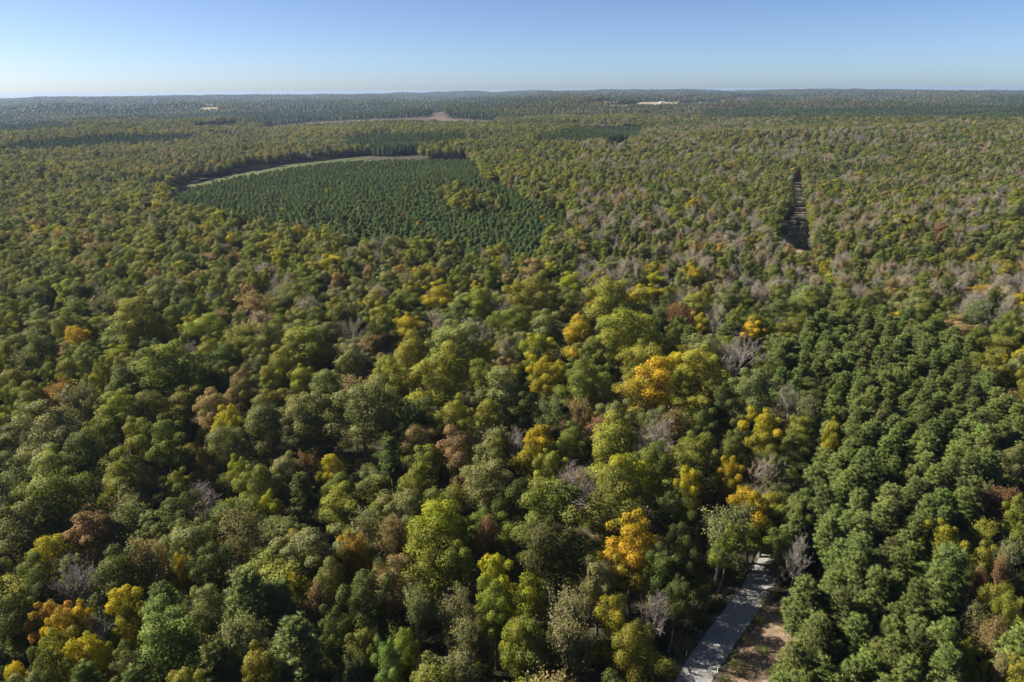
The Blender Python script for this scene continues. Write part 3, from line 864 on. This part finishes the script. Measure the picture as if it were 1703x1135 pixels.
def make_label(t):
    cls, key = t[2], t[5]
    kind = {'broad': 'tree', 'sparse': 'sparse tree', 'bare': 'leafless tree', 'pine': 'pine', 'young': 'young pine'}[cls]
    w = max(t[13], 20)
    ds = sorted((math.hypot(t[11] - a, t[12] - b), n, a, b) for n, a, b in LAND)
    opts = []
    for d, n, a, b in ds[:5]:
        q = int(round(math.atan2(t[12] - b, t[11] - a) / (math.pi / 4))) % 8
        k = min(int(round(d / 42)), 13)
        if d < 14: opts.append(f"{CNAME[key]} {kind}, {n}")
        elif k == 0: opts.append(f"{CNAME[key]} {kind} just {DIRS[q]} {n}")
        else: opts.append(f"{CNAME[key]} {kind} {NUM[k]} {DIRS[q]} {n}")
    if w < 34: pre = ['', 'small ']
    elif w > 70: pre = ['', 'broad ']
    else: pre = ['', 'middling ']
    for p in pre:
        for o in opts:
            l = p + o
            if l not in used and 4 <= len(l.replace(',', '').split()) <= 16:
                used[l] = 1
                return l
    l = min(opts, key=lambda q: len(q.split()))
    for p in ('shorter ', 'taller ', 'hidden '):
        if p + l not in used and len((p + l).split()) <= 16:
            used[p + l] = 1; return p + l
    return l

var_r = np.random.default_rng(9)
PROTO = {}
rest = {'broad': [], 'sparse': [], 'bare': [], 'pine': [], 'young': [], 'shrub': []}
def place(t, label):
    cls = t[2]
    v = int(var_r.integers(0, len(SRC[cls])))
    nm, cat, grp = CLS_NAME[cls]
    d0, h0 = NAT[cls][v]
    root = bpy.data.objects.new(nm, None); C.objects.link(root)
    root.empty_display_size = .5
    root.location = (t[0], t[1], t[10])
    root.rotation_euler = (var_r.normal() * .03, var_r.normal() * .03, var_r.uniform(0, 6.28))
    s = t[3] / d0
    root.scale = (s, s * var_r.uniform(.9, 1.1), t[4] / h0)
    tag(root, label, cat, grp)
    pn = PART.get(cls, ('trunk', 'crown'))
    tm, cm = SRC[cls][v]
    if (cls, v) not in PROTO:
        a = bpy.data.objects.new(pn[0], tm); b = bpy.data.objects.new(pn[1], cm)
        PROTO[(cls, v)] = (a, b)
    else:
        a, b = [o.copy() for o in PROTO[(cls, v)]]
    for o in (a, b):
        C.objects.link(o); o.parent = root
    b.color = (*vary(t[5], var_r), t[6])
    return root
order = sorted(indiv, key=lambda i: -T[i][13])
for i in order: place(T[i], make_label(T[i]))
for i, t in enumerate(T):
    if i not in indiv: rest[t[2]].append(t)

# shrubs along the road, each a thing
for n, (px, py, w, key, lab) in enumerate([
    (1262, 1028, 20, 'L', 'small yellow green shrub on the leaf covered bank right of the road'),
    (1268, 1000, 22, 'K', 'dull olive shrub at the top of the bank right of the road'),
    (1240, 1062, 18, 'T', 'tan shrub halfway down the bank right of the road'),
    (1222, 1094, 22, 'K', 'grey olive shrub right of the road, above the right marker post'),
    (1206, 1128, 20, 'D', 'dark green shrub right of the road at the bottom edge'),
    (1268, 1080, 24, 'N', 'deep green shrub at the foot of the pines by the bank'),
    (1150, 1052, 22, 'D', 'dark green shrub left of the road, above the left marker post'),
    (1172, 1030, 22, 'G', 'olive shrub left of the road halfway up its visible length'),
    (1196, 1000, 24, 'D', 'dark green shrub left of the upper road'),
    (1128, 1078, 24, 'G', 'olive shrub left of the left marker post'),
    (1112, 1112, 26, 'L', 'yellow green shrub left of the road at the bottom edge'),
    (1288, 985, 24, 'L', 'yellow green shrub right of the road end')]):
    x0, y0, t0 = unproject(px, py, 1.2)
    t = [float(x0), float(y0), 'shrub', w / F * float(t0), random.uniform(1.6, 2.8), key, 1.0, True, px, py, float(ground(x0, y0))]
    place(t, lab)

# make sure each variant exists as an object somewhere for the far woods to copy
def gn_forest(name, label, cats, pts, with_trunk=700, trunk_sel=True):
    """one stuff object: points instanced with the crowns (and nearer trunks) of the single trees"""
    if not pts: return
    srcs = [(c, v) for c in cats for v in range(len(SRC[c])) if (c, v) in PROTO]
    by = {c: [k for k, s in enumerate(srcs) if s[0] == c] for c in cats}
    n = len(pts)
    r = np.random.default_rng(len(name))
    co = np.zeros((n, 3)); sc_ = np.zeros((n, 3)); rot = np.zeros((n, 3)); idx = np.zeros(n, np.int32); col = np.zeros((n, 4)); tr = np.zeros(n, bool)
    for i, t in enumerate(pts):
        pool = by[t[2]] or list(range(len(srcs)))
        k = pool[int(r.integers(0, len(pool)))]
        d0, h0 = NAT[srcs[k][0]][srcs[k][1]]
        co[i] = (t[0], t[1], t[10]); s = t[3] / d0
        sc_[i] = (s, s * r.uniform(.88, 1.12), t[4] / h0)
        rot[i] = (r.normal() * .03, r.normal() * .03, r.uniform(0, 6.28))
        idx[i] = k; col[i] = (*vary(t[5], r), t[6]); tr[i] = t[1] < with_trunk
    me = bpy.data.meshes.new(name)
    me.vertices.add(n); me.vertices.foreach_set('co', co.astype(np.float32).ravel())
    a = me.attributes.new('isc', 'FLOAT_VECTOR', 'POINT'); a.data.foreach_set('vector', sc_.astype(np.float32).ravel())
    a = me.attributes.new('irot', 'FLOAT_VECTOR', 'POINT'); a.data.foreach_set('vector', rot.astype(np.float32).ravel())
    a = me.attributes.new('idx', 'INT', 'POINT'); a.data.foreach_set('value', idx)
    a = me.attributes.new('trk', 'BOOLEAN', 'POINT'); a.data.foreach_set('value', tr)
    a = me.attributes.new('tint', 'FLOAT_COLOR', 'POINT'); a.data.foreach_set('color', col.astype(np.float32).ravel())
    a = me.attributes.new('has_tint', 'FLOAT', 'POINT'); a.data.foreach_set('value', np.ones(n, np.float32))
    o = bpy.data.objects.new(name, me); C.objects.link(o)
    tag(o, label, 'forest', None, 'stuff')
    ng = bpy.data.node_groups.new(name, 'GeometryNodeTree')
    ng.interface.new_socket('Geometry', in_out='INPUT', socket_type='NodeSocketGeometry')
    ng.interface.new_socket('Geometry', in_out='OUTPUT', socket_type='NodeSocketGeometry')
    gi = ng.nodes.new('NodeGroupInput'); go = ng.nodes.new('NodeGroupOutput')
    def named(nm, typ):
        nd = ng.nodes.new('GeometryNodeInputNamedAttribute'); nd.data_type = typ; nd.inputs['Name'].default_value = nm
        return nd.outputs['Attribute']
    final = ng.nodes.new('GeometryNodeJoinGeometry')
    for which in (0, 1):
        # ordered list of instances through a Geometry to Instance chain
        join = ng.nodes.new('GeometryNodeJoinGeometry')
        for key in reversed(srcs):
            oi = ng.nodes.new('GeometryNodeObjectInfo'); oi.inputs['As Instance'].default_value = True
            oi.inputs['Object'].default_value = PROTO[key][which]
            ng.links.new(oi.outputs['Geometry'], join.inputs[0])
        ip = ng.nodes.new('GeometryNodeInstanceOnPoints')
        ng.links.new(gi.outputs[0], ip.inputs['Points'])
        ng.links.new(join.outputs[0], ip.inputs['Instance'])
        ip.inputs['Pick Instance'].default_value = True
        ng.links.new(named('idx', 'INT'), ip.inputs['Instance Index'])
        ng.links.new(named('irot', 'FLOAT_VECTOR'), ip.inputs['Rotation'])
        ng.links.new(named('isc', 'FLOAT_VECTOR'), ip.inputs['Scale'])
        if which == 0: ng.links.new(named('trk', 'BOOLEAN'), ip.inputs['Selection'])
        ng.links.new(ip.outputs[0], final.inputs[0])
    ng.links.new(final.outputs[0], go.inputs[0])
    md = o.modifiers.new('scatter', 'NODES'); md.node_group = ng
    return o
gn_forest('broadleaf_forest', 'mixed green and autumn coloured broadleaf forest filling the middle distance', ['broad', 'sparse'], rest['broad'] + rest['sparse'])
gn_forest('bare_forest', 'leafless greyish trees scattered through the forest in the middle distance', ['bare'], rest['bare'])
if not any(k[0] == 'young' for k in PROTO):
    # the plantation's nearest trees are things of their own
    ys = sorted(rest['young'], key=lambda t: -t[13])
    for t in ys[:6]:
        rest['young'].remove(t); place(t, make_label(t))
gn_forest('pine_forest', 'dark green young pine plantation in the middle distance and further pine stands', ['pine', 'young'], rest['pine'] + rest['young'], 450)

# undergrowth between the trees
x, y = jgrid(4.2, 55, 420, seed=12)
g, cx, cy, gx, gy, f = masks(x, y, 1)
keep = (road_dist(x, y) > 4.6) & (r.random(len(x)) < .75) & ~(inside(gx, gy, [(1215,1190),(1245,1050),(1262,1015),(1290,1020),(1300,1190)]) & (r.random(len(x)) < .6))
keep &= ~(inside(gx, gy, CLEAR) & (r.random(len(x)) < .8))
ug = []
for i in np.where(keep)[0]:
    ug.append([x[i], y[i], 'shrub', r.uniform(3, 5.5), r.uniform(1.2, 4.0), str(r.choice(list('GDDKLTNS'))), 1.0, False, 0, 0, g[i]])
o = gn_forest('undergrowth', 'low dark undergrowth of bushes between the tree trunks', ['shrub'], ug)
o['category'] = 'undergrowth'

# ------------------------------------------------------------------ ground sheet (polar grid reaching the horizon)
rr_ = np.concatenate([[0], np.geomspace(25, 15500, 140)])
aa = np.concatenate([np.linspace(-65, 65, 261), np.linspace(67, 293, 90)])
RR, AA = np.meshgrid(rr_, np.radians(aa), indexing='ij')
X, Y = RR * np.sin(AA), RR * np.cos(AA)
Z = ground(X, Y)
ground_low = Z.min()
na = len(aa)
V = np.stack([X, Y, Z], -1).reshape(-1, 3)
i, j = np.meshgrid(np.arange(len(rr_) - 1), np.arange(na), indexing='ij')
j2 = (j + 1) % na
Fc = np.stack([i * na + j, i * na + j2, (i + 1) * na + j2, (i + 1) * na + j], -1).reshape(-1, 4)
gm = mesh_from('ground', V, Fc, M_floor, smooth=True)
go_ = bpy.data.objects.new('ground', gm); C.objects.link(go_); tag(go_, 'dark leaf covered forest floor', 'ground', kind='structure')

def patch(name, poly_px, mat, label, step_px=2.5, lift=.05, hs=(0,)):
    """ground patch draped over the terrain, outlined on the ground"""
    P = np.array(poly_px, float)
    wx, wy, _ = unproject(P[:, 0], P[:, 1])
    if len(hs) > 1:
        wx2, wy2, _ = unproject(P[:, 0], P[:, 1], hs[-1]); wx, wy = np.append(wx, wx2), np.append(wy, wy2)
    # resample the outline and fill with a fine grid clipped to it
    poly = list(zip(wx, wy))
    x0, x1, y0, y1 = wx.min(), wx.max(), wy.min(), wy.max()
    n = 90 if len(hs) == 1 else 220
    gx_, gy_ = np.meshgrid(np.linspace(x0, x1, n), np.linspace(y0, y1, n), indexing='ij')
    cxm = (gx_[:-1, :-1] + gx_[1:, 1:]) / 2; cym = (gy_[:-1, :-1] + gy_[1:, 1:]) / 2
    jx = (vnoise(cxm, cym, (x1 - x0) / 12 + 1, 3) - .5) * (x1 - x0) * .03
    m = inside(cxm + jx, cym, poly) if len(hs) == 1 else in_open(cxm + jx, cym, poly_px, hs)
    a, b = np.where(m)
    idx = lambda p, q: p * n + q
    F_ = np.stack([idx(a, b), idx(a + 1, b), idx(a + 1, b + 1), idx(a, b + 1)], -1)
    if len(F_) == 0: return
    us, inv = np.unique(F_, return_inverse=True)
    vx, vy = gx_.ravel()[us], gy_.ravel()[us]
    # lift enough to clear the coarse ground sheet under it
    V = np.stack([vx, vy, ground(vx, vy) + lift], -1)
    me = mesh_from(name, V, inv.reshape(F_.shape), mat, smooth=True)
    o = bpy.data.objects.new(name, me); C.objects.link(o); tag(o, label, name.split('_')[-1], kind='structure')
    return o
M_litter = noise_mat('leaf_litter_bank', [(0.07, 0.06, 0.025), (0.19, 0.135, 0.085), (0.33, 0.245, 0.165)], 1.1, scale2=.2, bump=.4)
M_grass = noise_mat('strip_grass', [(0.08, 0.065, 0.045), (0.15, 0.12, 0.075), (0.20, 0.17, 0.08)], .09, scale2=.5, bump=.3)
M_brown = noise_mat('brown_field', [(0.055, 0.040, 0.032), (0.09, 0.064, 0.048), (0.14, 0.10, 0.07)], .012, scale2=.01, bump=.3)
M_straw = noise_mat('straw_field', [(0.20, 0.16, 0.09), (0.34, 0.28, 0.17)], .01)
M_red = noise_mat('red_clay', [(0.30, 0.16, 0.10), (0.42, 0.25, 0.17)], .04)
M_green = noise_mat('grass_band', [(0.055, 0.07, 0.022), (0.085, 0.09, 0.032)], .03)
patch('bank', [(1215,1200),(1200,1100),(1240,1040),(1268,1000),(1300,1000),(1345,1060),(1360,1200)], M_litter, 'red brown leaf covered bank right of the road', lift=.06)
patch('clearing', CLEAR, M_grass, 'grassy cleared strip through the forest on the right', lift=.35)
patch('grass_strip', STRIP, M_green, 'pale green grass strip along the top of the pine plantation', lift=.5, hs=(0, 3, 6))
patch('brown_field', FIELDS['brown'], M_brown, 'brown cut over field far left of centre', lift=1.5, hs=(0, 3, 6, 9, 12))
patch('clay_field', FIELDS['red'], M_red, 'bare red clay patch beyond the flat pine stand', lift=1.0, hs=(0, 3, 6))
patch('straw_field', FIELDS['straw'], M_straw, 'straw coloured field far right of centre', lift=2, hs=(0, 3, 6))
patch('hay_field', FIELDS['straw2'], M_straw, 'narrow straw coloured field in front of the houses', lift=2, hs=(0, 3, 6))
patch('barnyard', FIELDS['barnyard'], M_straw, 'pale yard round the far barn on the left', lift=2, hs=(0, 3, 6))
patch('dull_field', FIELDS['tan'], M_brown, 'dull brown field far left', lift=1.5, hs=(0, 3, 6))

# road
M_road = noise_mat('weathered_asphalt', [(0.19, 0.187, 0.18), (0.24, 0.232, 0.22), (0.30, 0.285, 0.265)], 1.6, rough=.85, scale2=.25, fac2=.25, bump=.1)
tx, ty = np.gradient(RX), np.gradient(RY)
ln = np.hypot(tx, ty); nx, ny = -ty / ln, tx / ln
def ribbon(name, off0, off1, lift, mat, label, cat, crown=0, nseg=6):
    V = []
    for k in range(nseg + 1):
        o_ = off0 + (off1 - off0) * k / nseg
        ex = (vnoise(RX, RY, 3.0, 9) - .5) * .35 if k in (0, nseg) else 0
        x_, y_ = RX + nx * (o_ + ex), RY + ny * (o_ + ex)
        V.append(np.stack([x_, y_, ground(RX, RY) + lift + crown * (1 - (2 * k / nseg - 1) ** 2)], -1))
    V = np.concatenate(V); n = len(RX)
    a, b = np.meshgrid(np.arange(nseg), np.arange(n - 1), indexing='ij')
    F_ = np.stack([a * n + b, a * n + b + 1, (a + 1) * n + b + 1, (a + 1) * n + b], -1).reshape(-1, 4)
    me = mesh_from(name, V, F_, mat, smooth=True)
    o = bpy.data.objects.new(name, me); C.objects.link(o); tag(o, label, cat, kind='structure')
M_shoulder = noise_mat('shoulder_soil', [(0.05, 0.045, 0.03), (0.10, 0.085, 0.06)], 2.5, scale2=.4, bump=.3)
ribbon('road_shoulder', -4.0, 4.0, .10, M_shoulder, 'dark earth shoulders either side of the road', 'shoulder')
ribbon('road', -2.75, 2.75, .13, M_road, 'weathered grey road dappled with sunlight', 'road', crown=.05)

# white marker posts
def post(px, py, label):
    x0, y0, _ = unproject(px, py)
    root = bpy.data.objects.new('marker_post', None); C.objects.link(root)
    root.location = (float(x0), float(y0), float(ground(x0, y0)))
    tag(root, label, 'marker post', 'white marker posts beside the road')
    m, N, L = new_mat('white_paint')
    p = N.new('ShaderNodeBsdfPrincipled'); p.inputs['Base Color'].default_value = (.75, .78, .76, 1); p.inputs['Roughness'].default_value = .5
    o = N.new('ShaderNodeOutputMaterial'); L.new(p.outputs[0], o.inputs[0])
    v, f = tube_arrays([[0, 0, -.2], [0, 0, 1.35]], [[0, 0, 1.35], [0, 0, 1.42]], [.07, .07], [.07, .03], 10)
    b = bpy.data.objects.new('post', mesh_from('post', v, f, m, smooth=True)); C.objects.link(b); b.parent = root
    m2, N, L = new_mat('teal_band')
    p = N.new('ShaderNodeBsdfPrincipled'); p.inputs['Base Color'].default_value = (.35, .6, .55, 1)
    o = N.new('ShaderNodeOutputMaterial'); L.new(p.outputs[0], o.inputs[0])
    v, f = tube_arrays([[0, 0, 1.0]], [[0, 0, 1.18]], [.075], [.075], 10)
    b = bpy.data.objects.new('band', mesh_from('band', v, f, m2, smooth=True)); C.objects.link(b); b.parent = root
post(1141, 1092, 'thin white marker post standing left of the road')
post(1193, 1120, 'thin white marker post standing right of the road')

# far houses
def flat_mat(name, c, rough=.7):
    m, N, L = new_mat(name)
    tc = N.new('ShaderNodeTexCoord'); nz = N.new('ShaderNodeTexNoise'); nz.inputs['Scale'].default_value = .8
    L.new(tc.outputs['Object'], nz.inputs['Vector'])
    col = mixc(N, L, nz.outputs['Fac'], tuple(v * .88 for v in c), c)
    p = N.new('ShaderNodeBsdfPrincipled'); p.inputs['Roughness'].default_value = rough; L.new(col, p.inputs['Base Color'])
    o = N.new('ShaderNodeOutputMaterial'); L.new(p.outputs[0], o.inputs[0])
    return m
M_wallw = flat_mat('white_siding', (.78, .77, .73)); M_roofg = flat_mat('grey_roof', (.42, .42, .43)); M_roofd = flat_mat('dark_roof', (.13, .12, .12)); M_win = flat_mat('window_glass', (.05, .06, .07), .2)
def box(x0, x1, y0, y1, z0, z1):
    v = np.array([[x0, y0, z0], [x1, y0, z0], [x1, y1, z0], [x0, y1, z0], [x0, y0, z1], [x1, y0, z1], [x1, y1, z1], [x0, y1, z1]], float)
    f = np.array([[0, 3, 2, 1], [4, 5, 6, 7], [0, 1, 5, 4], [1, 2, 6, 5], [2, 3, 7, 6], [3, 0, 4, 7]])
    return v, f
def house(px, py, w, d, h, roof, label, name='house', ry=0, lift=0):
    x0, y0, _ = unproject(px, py, lift)
    root = bpy.data.objects.new(name, None); C.objects.link(root)
    root.location = (float(x0), float(y0), float(ground(x0, y0)) + lift)
    root.rotation_euler = (0, 0, ry)
    tag(root, label, name.replace('_', ' '), 'far off buildings')
    v = np.array([[-w/2,-d/2,-12],[w/2,-d/2,-12],[w/2,d/2,-12],[-w/2,d/2,-12],[-w/2,-d/2,h],[w/2,-d/2,h],[w/2,d/2,h],[-w/2,d/2,h],[-w/2,0,h+d*.28],[w/2,0,h+d*.28]])
    me = bpy.data.meshes.new('wall'); me.from_pydata(v.tolist(), [], [(0,1,5,4),(1,2,6,9,5),(2,3,7,6),(3,0,4,8,7)]); me.materials.append(M_wallw)
    o = bpy.data.objects.new('wall', me); C.objects.link(o); o.parent = root
    e = .6; zr = h + d * .28 + .25; ze = h - .1
    v = [(-w/2-e,-d/2-e,ze),(w/2+e,-d/2-e,ze),(w/2+e,0,zr),(-w/2-e,0,zr),(w/2+e,d/2+e,ze),(-w/2-e,d/2+e,ze)]
    v += [(a, b, c + .25) for a, b, c in v]
    me = bpy.data.meshes.new('roof'); me.from_pydata(v, [], [(0,1,2,3),(3,2,4,5),(9,8,7,6),(11,10,8,9),(0,6,7,1),(4,10,11,5),(1,7,8,2),(2,8,10,4),(3,9,6,0),(5,11,9,3)]); me.materials.append(roof)
    o = bpy.data.objects.new('roof', me); C.objects.link(o); o.parent = root
    nwin = max(2, int(w / 6))
    for i in range(nwin):
        cx_ = -w/2 + (i + .5) * w / nwin
        vv, ff = box(cx_ - .7, cx_ + .7, -d/2 - .06, -d/2 + .02, 1.0, 2.5)
        o = bpy.data.objects.new('window', mesh_from('window', vv, ff, M_win)); C.objects.link(o); o.parent = root
for a in [(1068,173,22,11,5.5,M_roofg,'pale house at the left end of the far row of houses','house',.3,3),
          (1082,172,16,10,4.5,M_roofd,'small far house with a dark roof, second from the left of its row','house',-.2,3),
          (1101,172,26,12,6,M_roofg,'large pale house in the middle of the far row','house',.1,3),
          (1110,174,14,9,4,M_roofd,'small dark roofed house right behind the large pale one','house',.6,3),
          (1165,173,16,9,4,M_roofg,'small pale house right of the far row, beside the hay field','house',.2,3),
          (1178,173,14,9,4,M_roofd,'small far house furthest right beside the hay field','house',-.4,3),
          (1236,165,22,11,6,M_roofg,'lone pale house far right, among distant trees','house',.4,8),
          (347,183,44,12,6,M_roofg,'long low white barn far away on the left','barn',.15,6)]:
    house(*a[:7], name=a[7], ry=a[8], lift=a[9])

# ------------------------------------------------------------------ distant forest: one mass of low crowns
def far_forest():
    r = np.random.default_rng(21)
    XS, YS, DS, HS, KS = [], [], [], [], []
    bands = [(2340, 3400, 11), (3400, 5200, 21), (5200, 8200, 34), (8200, 14000, 62)]
    far_r = []
    for y0, y1, sp in bands:
        x, y = jgrid(sp, y0, y1, half=.86, extra=40, seed=int(y0))
        g, cx, cy, gx, gy, f = masks(x, y, 15)
        keep = ~no_tree(gx, gy, x, y) & (r.random(len(x)) < np.interp(vnoise(x, y, sp * 6, 19), [.2, .6], [.6, 1]))
        x, y, g, cx, cy = [a[keep] for a in (x, y, g, cx, cy)]
        w = weights(cx, cy, x, y)
        k = draw(w, r)
        key = np.array(KEYS)[k]
        pn = in_pines(cx, cy) | (vnoise(x, y * 3.2, 650, 12) > .64)
        key[pn] = 'F'
        yl = (np.hypot((cx - 215) / 45, (cy - 214) / 9) < 1) & (r.random(len(cx)) < .6); key[yl] = 'Y'
        XS.append(x); YS.append(y); DS.append(r.uniform(.95, 1.7, len(x)) * sp); KS.append(key)
        h = r.uniform(12, 19, len(x)) + 3 * vnoise(x, y, sp * 4, 27)
        HS.append(h + (sp > 20) * r.uniform(0, 3, len(x)))
    x, y, dia, key, h = [np.concatenate(a) for a in (XS, YS, DS, KS, HS)]
    n = len(x)
    z = ground(x, y)
    # one crown: a bell shaped cloud of leaf clumps
    m = 22
    pine = (key == 'F')[:, None]
    a = r.uniform(0, 2 * np.pi, (n, m)); t = r.random((n, m)) ** .8
    prof = np.where(pine, (1 - t) ** .8 + .08, np.sqrt(np.clip(1 - (t * 1.02) ** 2.2, 0.05, 1)))
    rr = prof * (dia[:, None] * .5) * np.sqrt(r.uniform(.25, 1.1, (n, m)))
    zz = z[:, None] + h[:, None] * (.32 + .68 * t)
    P = np.stack([x[:, None] + rr * np.cos(a), y[:, None] + rr * np.sin(a), zz], -1).reshape(-1, 3)
    out = np.stack([np.cos(a), np.sin(a), .2 + 1.1 * t], -1).reshape(-1, 3)
    nn = out * .9 + unit(n * m, r) * .5
    sz = (np.minimum(dia[:, None] * .15, 4.2) * r.uniform(.7, 1.35, (n, m))).ravel()
    Vq, Fa = quads(P, nn, sz, sz, r=r)
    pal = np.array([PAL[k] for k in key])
    pal = (pal * .7 + np.array([.13, .135, .04]) * .3) * np.where(key == 'F', .34, .46)[:, None] * (1 + r.normal(size=(n, 1)) * .10) * (.75 + .5 * vnoise(x, y * 2, 240, 51))[:, None]  # far crown colours darkened to stand in for shade between leaf clumps
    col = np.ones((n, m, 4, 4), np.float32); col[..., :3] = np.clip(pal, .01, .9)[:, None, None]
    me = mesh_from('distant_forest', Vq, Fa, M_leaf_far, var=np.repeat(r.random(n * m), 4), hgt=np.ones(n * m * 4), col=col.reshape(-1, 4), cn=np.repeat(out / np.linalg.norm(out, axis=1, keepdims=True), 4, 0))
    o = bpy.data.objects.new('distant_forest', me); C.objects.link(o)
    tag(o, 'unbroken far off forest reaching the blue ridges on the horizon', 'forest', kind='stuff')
    print('far trees', n)
far_forest()
# beyond that the canopy reads as a wooded sheet of ridges
rr_ = np.geomspace(7000, 13500, 70); aa = np.radians(np.linspace(-50, 50, 700))
RR, AA = np.meshgrid(rr_, aa, indexing='ij')
X, Y = RR * np.sin(AA), RR * np.cos(AA)
Z = ground(X, Y) + 10 + 7 * vnoise(X, Y, 90, 31) + np.random.default_rng(3).uniform(-3, 3, X.shape)
Z[0] -= 14
na = len(aa)
i, j = np.meshgrid(np.arange(len(rr_) - 1), np.arange(na - 1), indexing='ij')
Fc = np.stack([i * na + j, (i + 1) * na + j, (i + 1) * na + j + 1, i * na + j + 1], -1).reshape(-1, 4)
M_ridge = noise_mat('wooded_ridge', [(0.018, 0.028, 0.014), (0.035, 0.045, 0.02), (0.055, 0.055, 0.026)], .006, scale2=.002)
o = bpy.data.objects.new('hills', mesh_from('hills', np.stack([X, Y, Z], -1).reshape(-1, 3), Fc, M_ridge)); C.objects.link(o)
tag(o, 'low wooded ridges along the horizon', 'hills', kind='structure')

# ------------------------------------------------------------------ haze
hz, N, L = new_mat('pale_air')
pv = N.new('ShaderNodeVolumePrincipled')
pv.inputs['Color'].default_value = (0.42, 0.58, 0.86, 1)
pv.inputs['Density'].default_value = 4.4e-5
pv.inputs['Anisotropy'].default_value = 0.2
o = N.new('ShaderNodeOutputMaterial'); L.new(pv.outputs[0], o.inputs['Volume'])
zlo = min(float(Z.min()), float(ground_low)) - 1
ztop = max(103.0, float(Z.max()) + 1)
print('haze top', ztop)
v, f = box(-16500, 16500, -16500, 16500, zlo, ztop)
ho = bpy.data.objects.new('haze', mesh_from('haze', v, f, hz)); C.objects.link(ho)
tag(ho, 'thin pale blue haze over the whole landscape', 'haze', kind='stuff')
print('trees', len(T), 'single', len(indiv), {k: len(v) for k, v in groups.items()})

from collections import Counter
_c = Counter(o.get('label') for o in sc.objects if o.parent is None and o.get('label'))
print('LABELS shared:', [k for k, v in _c.items() if v > 1][:20], 'long:', [k for k in _c if len(k.split()) > 16][:5])
